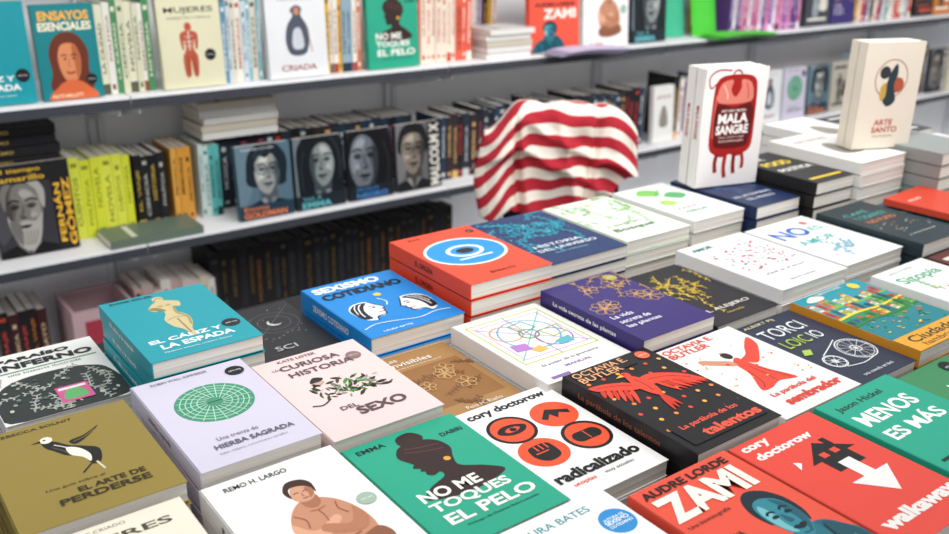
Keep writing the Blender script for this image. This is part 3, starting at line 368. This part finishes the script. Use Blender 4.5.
for s in [('perder',.093,.247,.79,.99,.53),('eres',.085,.235,.57,.782,.538),('hierba',.262,.398,.795,1.013,.53),('remo',.256,.402,.572,.786,.542),
 ('sexo',.406,.552,.785,1.0,.54),('invis',.562,.688,.79,.99,.575),('geom',.695,.848,.765,.972,.55),('talen',.712,.857,.540,.757,.54),('sembr',.868,1.022,.540,.75,.55),
 ('torci',1.032,1.165,.545,.75,.56),('ciudad',1.172,1.34,.545,.752,.55),('sitch',1.35,1.5,.525,.73,.54),('pelo',.41,.556,.570,.778,.55),('radic',.564,.704,.572,.783,.56),
 ('bates',.442,.588,.355,.562,.545),('zami',.598,.744,.322,.532,.542),('walk',.752,.898,.322,.532,.545),('menos',.910,1.062,.32,.532,.545),('green',1.072,1.222,.325,.535,.565),('gen3',1.235,1.385,.31,.515,.57),
 ('aliz',.292,.435,1.02,1.232,.51),('sci',.443,.565,1.04,1.235,.57),('sexis',.572,.728,.985,1.19,.54),('red',.738,.893,.985,1.205,.5),('univ',.902,1.07,1.0,1.225,.51),
 ('bosq',1.08,1.235,1.01,1.225,.51),('plant',.855,1.0,.757,.967,.53),('alej',1.008,1.148,.757,.965,.55),('amor',1.158,1.327,.76,.972,.53),('no',1.335,1.502,.765,.97,.53),
 ('wgreen',1.245,1.383,1.01,1.215,.505),('navy',1.392,1.522,.99,1.2,.5),('infer',.136,.286,1.085,1.285,.575),('dkteal',1.512,1.655,.735,.945,.52),('teal2',1.665,1.81,.73,.93,.53),
 ('blackyel',1.532,1.656,.965,1.17,.47),('whst',1.666,1.826,.96,1.18,.45),('grey',1.836,1.99,.89,1.1,.44),('gen0',2.0,2.15,.86,1.07,.47),('gen4',1.82,1.97,.66,.87,.52),('gen2',1.51,1.655,.52,.725,.54),('gen5',1.66,1.81,.51,.715,.55),('whst',1.836,1.99,1.11,1.32,.46),('gen1',2.0,2.15,1.08,1.29,.46)]:
    stack(*s)
book('redthin',.15,.205,.012,Matrix.Translation((1.70,.71,1.35-.53+.003))@Matrix.Rotation(math.radians(4),4,'Z'),"thin red paperback lying on a dark teal paperback",None)
def standing(k,w,l,t,x,y,z,rz,label,group=None,lean=0):
    a=math.radians(lean)
    M=Matrix.Translation((x,y,z+t*math.sin(-a)+.0004))@Matrix.Rotation(math.radians(rz),4,'Z')@Matrix.Rotation(a,4,'X')@Matrix.Rotation(math.radians(90),4,'X')@Matrix.Translation((0,0,-t))
    return book(k,w,l,t,M,label,group)
zt=1.35-.5+.0006
standing('mala',.145,.228,.026,1.383,1.132,zt,-14,"white paperback with red blood bag cover, upright on a stack","upright white paperbacks with red cover")
a=math.radians(-14)
standing('mala',.145,.228,.026,1.383-math.sin(a)*.029,1.132+math.cos(a)*.029,zt,-14,"white paperback with red blood bag cover, behind its twin","upright white paperbacks with red cover")
zt=1.35-.45+.0006
standing('arte',.14,.215,.022,1.735,1.03,zt,-20,"cream paperback with orange circular picture, upright on a stack","upright cream paperbacks")
a=math.radians(-20)
standing('arte',.14,.215,.022,1.735-math.sin(a)*.025,1.03+math.cos(a)*.025,zt,-20,"cream paperback standing upright behind its twin","upright cream paperbacks")
# ------------------------------------------------------------------ structure
def simple(name,boxes,kind=None,parent=None,label=None,cat=None,group=None,bev=0):
    b=MB()
    for (c,m) in boxes: b.box(*c,m)
    o=bpy.data.objects.new(name,b.make(name)); COL.objects.link(o)
    if bev:
        md=o.modifiers.new('b','BEVEL'); md.width=bev; md.segments=2; md.limit_method='ANGLE'
    if kind: o["kind"]=kind
    if parent: o.parent=parent
    if label: o["label"]=label
    if cat: o["category"]=cat
    if group: o["group"]=group
    return o
simple("floor",[((-3,-2,-.05,8,3.2,0),mat('#5a5856',.6))],"structure")
simple("wall_back",[((-3,3.0,0,8,3.1,3),mat('#dcdde0',.8))],"structure")
def empty(name,label,cat,loc=(0,0,0)):
    e=bpy.data.objects.new(name,None); COL.objects.link(e); e.location=loc; e["label"]=label; e["category"]=cat; return e
tab=empty("display_table","long trestle table with dark top covered in stacked paperbacks","table")
simple("tabletop",[((-.25,.08,TZ-.03,2.7,1.37,TZ),mat('#2a292c',.7))],parent=tab,bev=.003)
for x in (-.2,2.6):
    for y in (.14,1.28): simple("leg",[((x,y,0.001,x+.04,y+.04,TZ-.031),mat('#3a3a3c',.5))],parent=tab)
# shelving
SY0,SY1=2.285,2.635
WH=mat('#f4f4f6',.55); DK=mat('#40424a',.5); UP=mat('#dcdee2',.5)
SZ=[.16,.536,.913,1.29]
edges=[-.6,.68,1.62,2.56,3.5,4.44,5.38,6.3]
for i in range(len(edges)-1):
    x0,x1=edges[i]+.002,edges[i+1]-.002
    e=empty("shelving_unit","pale metal wall shelving bay with thin dark shelf edges","shelf",((x0+x1)/2,SY1,0))
    off=Vector((-(x0+x1)/2,-SY1,0))
    def part(nm,bx,lab=None):
        o=simple(nm,bx,parent=e,label=lab); o.location=off; return o
    part("back_panel",[((x0,SY1+.002,0.002,x1,SY1+.02,1.75),WH)])
    for z in SZ: part("shelf_board",[((x0,SY0+.004,z-.018,x1,SY1,z),WH),((x0,SY0,z-.030,x1,SY0+.004,z-.0065),DK),((x0,SY0,z-.0065,x1,SY0+.004,z-.0005),WH)])
    part("upright",[((x0,SY1-.02,0.002,x0+.018,SY1+.001,1.75),UP)])
    part("upright",[((x1-.018,SY1-.02,0.002,x1,SY1+.001,1.75),UP)])
    for z in SZ[1:3]:
        for xa in (x0+.020,x1-.024):
            b=MB(); y0,y1=SY0+.02,SY1-.02
            pts=[(y0,z-.031),(y1,z-.031),(y1,z-.10),(y1-.06,z-.10),(y0,z-.047)]
            b.face([(xa,p,q) for p,q in pts],UP); b.face([(xa+.004,p,q) for p,q in pts],UP,True)
            for j in range(5):
                (p,q),(r,s)=pts[j],pts[(j+1)%5]; b.face([(xa,p,q),(xa+.004,p,q),(xa+.004,r,s),(xa,r,s)],UP)
            o=bpy.data.objects.new("shelf_bracket",b.make("bracket")); COL.objects.link(o); o.parent=e; o.location=off
# ------------------------------------------------------------------ spine-out books
SM={}
WORDS=['ENSAYO','HISTORIA','NOVELA','POLÍTICA','MEMORIAS','LA CIUDAD','EL VIAJE','CUENTOS','MÚSICA','CIENCIA']
def hash_(k): return sum(ord(c)*(i+3) for i,c in enumerate(str(k)))
def spine_mesh(base,acc,style,t,h,d,pages=None):
    key=(base,acc,style,t,h,d)
    if key in SM: return SM[key]
    b=MB(); cm=mat(base); am=mat(acc); q=.0008
    b.box(0,0,0,q,d,h,cm); b.box(t-q,0,0,t,d,h,cm); b.box(q,0,0,t-q,q,h,cm); b.box(q,q,.0015,t-q,d-.001,h-.002,pages or PAGES)
    e=-.0003
    def r(x0,z0,x1,z1,m): b.face([(x0*t,e,z0*h),(x1*t,e,z0*h),(x1*t,e,z1*h),(x0*t,e,z1*h)],m)
    def w(s,cz,ln):
        vs,fs=text_geo(s,.02); n=len(b.v); b.v+=[(t*.5-y*t*.46,e,(cz+x*ln)*h) for x,y in vs]; mi=b.mi(am)
        for f in fs: b.f.append([n+i for i in f]); b.m.append(mi)
    s=WORDS[hash_(key)%len(WORDS)]
    if style==0: w(s,.50,.46); r(.3,.80,.7,.86,am); r(.3,.06,.7,.10,am)
    elif style==1: w(s,.62,.50); r(.25,.05,.75,.11,am)
    elif style==2: r(0,.0,1,.12,am); w(s,.52,.56)
    elif style==3: r(.2,.88,.8,.93,am); w(s,.46,.6)
    me=b.make("spine_book_mesh"); SM[key]=me; return me
PAL={'cream':[('#d9d6bc','#5a5a48','cream'),('#e3e1d6','#8a4a3c','off-white'),('#9fb79a','#2c4a3a','sage green'),('#d4d2b8','#5a7a4a','cream')],
 'creamg':[('#dcdac0','#5a5a48','cream'),('#4a8a5a','#e0e0c8','green'),('#e3e1d6','#8a4a3c','off-white'),('#1f5a4a','#e0c860','dark green'),('#d4d2b8','#5a7a4a','cream')],
 'mix1':[('#c8d2d8','#3a5a78','pale blue'),('#e3e1d6','#c04a3c','off-white'),('#7fb0b8','#f0f0f0','light teal'),('#d8d0c0','#444444','beige'),('#5f93b0','#e8e8e8','blue')],
 'mix2':[('#d8a83c','#333333','mustard'),('#e6e2da','#a04040','off-white'),('#8fa8b8','#223344','grey-blue'),('#e4dccb','#555555','beige'),('#c87a50','#eeeeee','terracotta')],
 'coral':[('#e0604a','#f4e8dc','coral'),('#eadccb','#c04a3c','cream'),('#e0604a','#222222','coral'),('#e8e4dc','#d84838','off-white'),('#e4b83c','#222222','yellow')],
 'yellow':[('#d6dc3a','#8a9428','yellow-green'),('#c6d436','#7a8a24','lime'),('#dce04e','#8a9428','yellow-green')],
 'black':[('#1c1b1e','#c8782c','black'),('#222226','#b8b8b0','black'),('#1a1a1c','#c0a040','black')],
 'blacklow':[('#151417','#7a4a20','black'),('#18171b','#3a3a3c','black'),('#141315','#5c4a24','black'),('#1c1a20','#2a2a2c','black')],
 'orblk':[('#d8983c','#2a2018','amber'),('#262220','#e0a040','black'),('#e0a44a','#302010','amber')],
 'teal':[('#3f9a9a','#e8f0ee','teal'),('#5fb8b4','#1c3c3c','teal'),('#c8dcd8','#2c6a6a','pale teal')],
 'dark':[('#2c3440','#c8c8c8','slate'),('#24262c','#a0485c','charcoal'),('#3a2c30','#d8b070','dark brown'),('#283c50','#e0e0e0','dark blue'),('#1f1f22','#c83c3c','black')],
 'low':[('#2a2226','#c8782c','black'),('#4a2428','#d8c8a0','maroon'),('#24242a','#c84838','black'),('#5c5048','#e0d8c8','brown'),('#302c34','#b03c3c','charcoal'),('#8a8478','#3a3a3a','grey-beige')],
 'pinkw':[('#d9c6c4','#a04a5a','pale pink'),('#e3ddd4','#6a6058','off-white'),('#d8ccb8','#7a5a3c','beige'),('#c8a8a4','#5a3038','dusty pink')],
 'pink':[('#b85a8a','#f4e0ec','pink'),('#7a4a9a','#e8e0f0','purple'),('#d88ab0','#5a2040','light pink'),('#5a3a7a','#e0c8f0','dark purple'),('#e4dce4','#8a4a8a','off-white')],
 'multi':[('#c84838','#f0e8d8','red'),('#e4e0d8','#444444','off-white'),('#2c3c5c','#e8e8e8','navy'),('#3f8f8a','#f0f0f0','teal'),('#222226','#d8a03c','black'),('#d8a83c','#222222','mustard'),('#6a4a7a','#e8e0f0','purple'),('#b8c8d0','#3a4a5a','pale blue'),('#e8e4da','#a83a4a','ivory')]}
def row(x0,x1,z,y,pal,tr,hr,shelf,seed,d=.14,jit=.004,pages=None):
    R=random.Random(seed); x=x0
    while True:
        t=round(R.uniform(*tr)/.002)*.002
        if x+t>x1: break
        base,acc,nm=R.choice(PAL[pal]); h=round(R.uniform(*hr)/.005)*.005
        o=bpy.data.objects.new("shelved_book",spine_mesh(base,acc,R.randrange(4),t,h,d,pages)); COL.objects.link(o)
        o.location=(x,y+R.uniform(0,jit),z+.0006)
        o["label"]="%s paperback standing spine-out on the %s"%(nm,shelf); o["category"]="book"; o["group"]="spine-out books on the "+shelf
        x+=t+.0008
T="upper shelf"; S2="middle shelf"; S3="lowest shelf"
z3,z2,z1=SZ[2],SZ[1],SZ[0]
row(.632,.77,z3,2.33,'creamg',(.010,.018),(.21,.222),T,2)
row(.94,1.05,z3,2.33,'mix1',(.010,.016),(.205,.22),T,3)
row(1.235,1.355,z3,2.33,'mix2',(.010,.016),(.205,.22),T,4)
row(1.535,1.757,z3,2.34,'coral',(.014,.022),(.21,.222),T,5)
row(1.765,1.95,z3,2.47,'multi',(.014,.024),(.21,.222),T,6)
row(2.62,2.95,z3,2.46,'multi',(.016,.026),(.2,.22),T,7)
row(2.96,3.42,z3,2.34,'pink',(.018,.028),(.2,.22),T,8)
row(3.80,4.25,z3,2.34,'multi',(.018,.028),(.19,.22),T,9)
row(4.62,5.10,z3,2.34,'mix2',(.022,.032),(.19,.22),T,31)
def faceout(k,x0,x1,z,h,y,shelf,rz=0):
    standing(k,x1-x0,h,.02,x0,y,z+.001,rz,lab(COV[k]['label'],", face-out on the "+shelf),"face-out paperbacks on the "+shelf,lean=-4)
F=2.31
faceout('aliz',.30,.478,z3,.225,F,T); faceout('ensayos',.492,.628,z3,.215,F,T); faceout('mujeres',.773,.932,z3,.218,F-.005,T); faceout('criada',1.055,1.228,z3,.218,F-.005,T)
faceout('pelo',1.36,1.53,z3,.218,F,T); faceout('zamis',1.958,2.17,z3,.24,F+.01,T); faceout('remo',2.19,2.4,z3,.24,F+.01,T); faceout('emmab',2.43,2.6,z3,.22,F+.02,T)
xs=3.43
for k in ('gen1','plant'): faceout(k,xs,xs+.17,z3,.215,F+.02,T); xs+=.182
xs=4.26
for k in ('talen','gen5'): faceout(k,xs,xs+.16,z3,.215,F+.02,T); xs+=.172
def flat(x,y,z,w,l,t,n,keys,group,where,jit=.006,seed=1):
    R=random.Random(seed)
    for i in range(n):
        k=keys[i%len(keys)]
        M=Matrix.Translation((x+w+R.uniform(-jit,jit),y+R.uniform(-jit,jit),z+.001+i*(t+.002)))@Matrix.Rotation(math.radians(90+R.uniform(-1.5,1.5)),4,'Z')
        book(k,l,w,t,M,lab(COV[k]['label'],", lying flat "+where),group)
C('plainw','#e8e6e2',"plain off-white paperback",[('R',.1,.7,.9,.76,'#8a8f96')]); C('plaink','#222124',"plain black paperback",[('R',.1,.7,.9,.76,'#c0a040')],title='ZAPICO ZAPICO',sc='#e0c060'); C('plaing','#6a7a6c',"grey-green paperback",[('R',.1,.7,.9,.76,'#d8d8d0')]); C('beige','#cfc6b4',"beige paperback",[('R',.1,.7,.9,.76,'#8a5a4a')])
flat(1.775,2.30,z3,.175,.14,.016,5,['plainw','plainw','beige'],"flat-stacked paperbacks on the upper shelf","on the upper shelf")
def leaf(name,x0,x1,y0,y1,z,c,label,n=3,rz=5):
    for i in range(n):
        b=MB(); N=8
        for j in range(N):
            u0,u1=j/N,(j+1)/N; f=lambda u:.004*math.sin(u*5)+.006
            b.face([(x0+(x1-x0)*u0,y0,f(u0)),(x0+(x1-x0)*u1,y0,f(u1)),(x0+(x1-x0)*u1,y1,f(u1)),(x0+(x1-x0)*u0,y1,f(u0))],mat(c,.7))
        o=bpy.data.objects.new(name,b.make(name)); COL.objects.link(o)
        md=o.modifiers.new('s','SOLIDIFY'); md.thickness=.0008
        o.location=(i*.008-.01,-.005*i,z+.001+i*.004); o["label"]=label; o["category"]="paper"; o["group"]="loose sheets on the upper shelf"
leaf("paper_sheet",2.0,2.27,2.20,2.30,z3,'#cfc8e4',"pale lilac sheet of paper lying on the upper shelf edge",4)
leaf("paper_sheet",2.78,3.10,2.22,2.33,z3,'#5fd048',"bright green sheet of paper on the upper shelf")
def hang(x0,x1,z0,z1,y,c,label):
    b=MB();N=8
    for j in range(N):
        u0,u1=j/N,(j+1)/N; g=lambda u:.006*math.sin(u*7)
        b.face([(x0+(x1-x0)*u0,y+g(u0),z0),(x0+(x1-x0)*u1,y+g(u1),z0),(x0+(x1-x0)*u1,y+g(u1)+.03,z1),(x0+(x1-x0)*u0,y+g(u0)+.03,z1)],mat(c,.6))
    o=bpy.data.objects.new("leaflet",b.make("leaflet")); COL.objects.link(o); md=o.modifiers.new('s','SOLIDIFY'); md.thickness=.001
    o["label"]=label; o["category"]="leaflet"
hang(2.64,2.76,z3+.002,z3+.2,2.38,'#3fb08a',"teal green leaflet propped upright on the upper shelf")
hang(2.78,2.92,z3+.002,z3+.17,2.36,'#4cc43c',"bright green leaflet propped upright on the upper shelf")
# middle shelf
row(.28,.535,z2,2.45,'low',(.02,.03),(.205,.21),S2,10)
row(.545,.70,z2,2.41,'yellow',(.02,.027),(.205,.215),S2,11)
row(.703,.80,z2,2.41,'black',(.018,.024),(.195,.2),S2,12)
row(.803,.875,z2,2.41,'orblk',(.014,.02),(.2,.205),S2,13)
row(.878,.95,z2,2.41,'teal',(.012,.016),(.2,.205),S2,14)
row(.955,1.62,z2,2.46,'dark',(.02,.03),(.2,.205),S2,15)
row(1.64,2.56,z2,2.36,'dark',(.018,.03),(.195,.215),S2,16)
row(2.70,3.0,z2,2.35,'multi',(.022,.034),(.2,.24),S2,17)
row(4.0,4.5,z2,2.35,'multi',(.022,.034),(.2,.24),S2,18)
faceout('fernan',.355,.535,z2,.225,2.355,S2)
faceout('emma',.945,1.105,z2,.205,F,S2); faceout('emmab',1.115,1.27,z2,.205,F,S2); faceout('dark3',1.285,1.435,z2,.205,F,S2); faceout('malco',1.45,1.61,z2,.205,F,S2)
flat(.28,2.40,z2+.213,.25,.15,.022,4,['plaink'],"black paperbacks lying on upright books","on the upright books",seed=3)
flat(.90,2.42,z2+.213,.22,.15,.018,5,['plainw','beige','plainw'],"pale paperbacks lying on upright books","on the upright books",seed=4)
book('plaing',.12,.24,.02,Matrix.Translation((.83,2.288,z2+.001))@Matrix.Rotation(math.radians(90),4,'Z'),"grey-green paperback lying flat in front of upright books",None)
for xs,ks in ((2.58,['whst']),(3.02,['univ','criada','hierba','emma','gen4']),(4.52,['malco','mujeres','sexis','dark3'])):
    for k in ks: faceout(k,xs,min(xs+.155,99) if xs!=2.58 else xs+.11,z2,.21,F+.02,S2); xs+=.17
faceout('walk',3.875,3.99,z2,.2,F+.02,S2)
# lowest shelf
row(.22,.46,z1,2.44,'low',(.02,.03),(.2,.22),S3,20)
row(.67,.90,z1,2.42,'pinkw',(.018,.03),(.19,.215),S3,21)
row(.905,1.78,z1,2.48,'blacklow',(.022,.032),(.235,.245),S3,22,.14,.002,mat('#4a4846',.8))  # page edges coloured dark to paint in the shade below the middle shelf
PK=mat('#c4a4aa',.7)
X=.49
bx=simple("cardboard_box",[((X,2.36,z1+.001,X+.16,2.37,z1+.2),PK),((X,2.52,z1+.001,X+.16,2.53,z1+.2),PK),((X,2.37,z1+.001,X+.01,2.52,z1+.2),PK),((X+.15,2.37,z1+.001,X+.16,2.52,z1+.2),PK),((X+.01,2.37,z1+.001,X+.15,2.52,z1+.006),PK),((X+.03,2.359,z1+.08,X+.13,2.3601,z1+.17),mat('#a83848',.7))],label="dusty pink cardboard magazine box on the lowest shelf",cat="box")
# ------------------------------------------------------------------ chair + shirt
cx,cy,ca=1.50,1.66,math.radians(-30)
ch=empty("chair","dark plastic chair with a striped shirt over its back","chair",(cx,cy,0)); ch.rotation_euler=(0,0,ca)
PL=mat('#2a2630',.45)
def cpart(nm,boxes,bev=.006): 
    return simple(nm,[(c,PL) for c in boxes],parent=ch,bev=bev)
cpart("seat",[(-.21,.03,.43,.21,.45,.46)],.012)
cpart("backrest",[(-.13,-.010,.58,.13,.010,.84)],.009)
for x in (-.16,.135): cpart("back_post",[(x,-.010,.462,x+.025,.010,.82)])
for x in (-.2,.172):
    for y in (.04,.41): cpart("leg",[(x,y,0.002,x+.028,y+.028,.428)])
def shirt():
    NU,NV=190,150; v=[];f=[];uv=[]
    sm=lambda a,b,x:(lambda t:t*t*(3-2*t))(min(1,max(0,(x-a)/(b-a))))
    for i in range(NU+1):
        s=-1+2*i/NU
        e=abs(s)
        # flattish top, sloping shoulder on the left, rounder drop on the right, small dips between bunches
        top=.922-.075*sm(.45,1,-s)-.070*(max(0,s)**5)-.007*math.exp(-((s+.18)/.10)**2)-.006*math.exp(-((s-.42)/.08)**2)-.006*s
        lowf=.655+.085*sm(.1,.9,s)+.010*math.sin(s*8)+.006*math.sin(s*17)
        lowb=.74
        th=math.sqrt(max(0.03,1-e**8))
        for j in range(NV+1):
            a=j/NV
            half=(.042+.006*math.sin(s*7+1))*th+.004
            if a<.45: 
                q=a/.45; z=lowf+(top-half-lowf)*q; y=-half-.025*(1-q)**1.3
            elif a<.62:
                q=(a-.45)/.17*math.pi; y=-half*math.cos(q); z=top-half+half*math.sin(q)
            else:
                q=(a-.62)/.38; y=half+.02*q; z=top-half-(top-half-lowb)*q
            dep=max(0,top-z)
            x=s*.197+(.022*sm(.45,1,-s)*(1-min(1,dep/.12)) if s<0 else 0)
            if s<-.55: x-=.012*math.sin((z-.66)*14)*(-s-.55)/.45
            sgn=-1 if a<.53 else 1
            k=sm(.0,.09,dep)*(1 if e<.9 else .5)
            y+=sgn*k*(.008*math.sin(s*10+dep*20)+.005*math.sin(s*6-dep*36+1)+.003*math.sin(s*21+z*15))
            if a<.53:
                g=lambda u,w: math.exp(-(u/w)**2)
                y-=.018*g(dep-.07-.06*math.sin(s*2.0+.3),.016)*k      # swag fold
                y-=.014*g(dep-.15-.09*s,.014)*k                        # second diagonal ridge
                y+=.030*g(s+.58-.35*dep,.045)*k                        # sleeve tuck
                y+=.018*g(s-.50+.8*dep,.045)*k                         # right tuck
                y-=.012*g(s+.10-1.2*dep,.06)*k                         # ridge falling from the top
            v.append((x,y,z))
            if a<.53:
                d=z+.075*sm(.45,1,-s)*.9+.05*(max(0,s)**5)+.02*s*s+.05*max(0,-s-.60)**1.1
                g=lambda u,w: math.exp(-(u/w)**2)
                d+=.012*g(s+.58-.35*dep,.09)+.008*g(s-.50+.8*dep,.09)-.006*g(s+.10-1.2*dep,.12)+.005*math.sin(s*6+dep*14)
            else: d=1.0+(a-.53)*.4
            uv.append((s,d))
    for i in range(NU):
        for j in range(NV):
            A=i*(NV+1)+j; f.append((A,A+NV+1,A+NV+2,A+1))
    me=bpy.data.meshes.new("shirt"); me.from_pydata(v,[],f); l=me.uv_layers.new(name="UVMap")
    for p in me.polygons:
        p.use_smooth=True
        for li in p.loop_indices: l.data[li].uv=uv[me.loops[li].vertex_index]
    m=bpy.data.materials.new("striped_cloth"); m.use_nodes=True; nt=m.node_tree; b=nt.nodes['Principled BSDF']; b.inputs['Roughness'].default_value=.9
    u=nt.nodes.new('ShaderNodeUVMap'); sp=nt.nodes.new('ShaderNodeSeparateXYZ'); nt.links.new(u.outputs[0],sp.inputs[0])
    mu=nt.nodes.new('ShaderNodeMath'); mu.operation='MULTIPLY'; mu.inputs[1].default_value=1/.050; nt.links.new(sp.outputs[1],mu.inputs[0])
    fr=nt.nodes.new('ShaderNodeMath'); fr.operation='FRACT'; nt.links.new(mu.outputs[0],fr.inputs[0])
    gt=nt.nodes.new('ShaderNodeMath'); gt.operation='GREATER_THAN'; gt.inputs[1].default_value=.46; nt.links.new(fr.outputs[0],gt.inputs[0])
    mx=nt.nodes.new('ShaderNodeMix'); mx.data_type='RGBA'; mx.inputs[6].default_value=(*rgb('#efe5d8'),1); mx.inputs[7].default_value=(*rgb('#b41f30'),1)
    nt.links.new(gt.outputs[0],mx.inputs[0]); nt.links.new(mx.outputs[2],b.inputs['Base Color'])
    no=nt.nodes.new('ShaderNodeTexNoise'); no.inputs['Scale'].default_value=600; bp=nt.nodes.new('ShaderNodeBump'); bp.inputs['Strength'].default_value=.2; bp.inputs['Distance'].default_value=.001
    nt.links.new(no.outputs['Fac'],bp.inputs['Height']); nt.links.new(bp.outputs[0],b.inputs['Normal'])
    me.materials.append(m)
    o=bpy.data.objects.new("striped_shirt",me); COL.objects.link(o); o.location=(cx,cy,0); o.rotation_euler=(0,0,ca)
    md=o.modifiers.new('s','SOLIDIFY'); md.thickness=.002
    o["label"]="red and white striped shirt draped over a chair back"; o["category"]="shirt"
shirt()
# ------------------------------------------------------------------ light
w=bpy.data.worlds.new("World"); scn.world=w; w.use_nodes=True
w.node_tree.nodes['Background'].inputs[0].default_value=(.95,.97,1,1); w.node_tree.nodes['Background'].inputs[1].default_value=.66
def area(name,loc,rot,sx,sy,e,c=(1,1,1)):
    l=bpy.data.lights.new(name,'AREA'); l.shape='RECTANGLE'; l.size=sx; l.size_y=sy; l.energy=e; l.color=c
    o=bpy.data.objects.new(name,l); COL.objects.link(o); o.location=loc; o.rotation_euler=[math.radians(a) for a in rot]; return o
area("ceiling_light",(1.2,.6,2.9),(10,0,0),3.5,.8,31,(1,.98,.95))
area("shelf_fill_light",(2.4,.5,2.0),(84,0,0),4.5,.5,50,(1,.99,.97))  # added fill aimed at the shelving to brighten it, not an actual fixture
# ------------------------------------------------------------------ camera
f=932.;pit,yaw,roll=[math.radians(a) for a in (21.08,52.95,1.0)]
fw=Vector((math.cos(yaw)*math.cos(pit),math.sin(yaw)*math.cos(pit),-math.sin(pit)))
r=Vector((math.sin(yaw),-math.cos(yaw),0)); u=r.cross(fw)
r,u=math.cos(roll)*r+math.sin(roll)*u,-math.sin(roll)*r+math.cos(roll)*u
cam=bpy.data.cameras.new("Camera"); co=bpy.data.objects.new("Camera",cam); COL.objects.link(co)
M=Matrix((( r.x,u.x,-fw.x,0),(r.y,u.y,-fw.y,0),(r.z,u.z,-fw.z,1.35),(0,0,0,1)))
co.matrix_world=M
cam.sensor_width=36; cam.lens=f/949*36; cam.clip_start=.02
cam.dof.use_dof=True; cam.dof.focus_distance=1.1; cam.dof.aperture_fstop=4.5
scn.camera=co
scn.view_settings.view_transform='Standard'
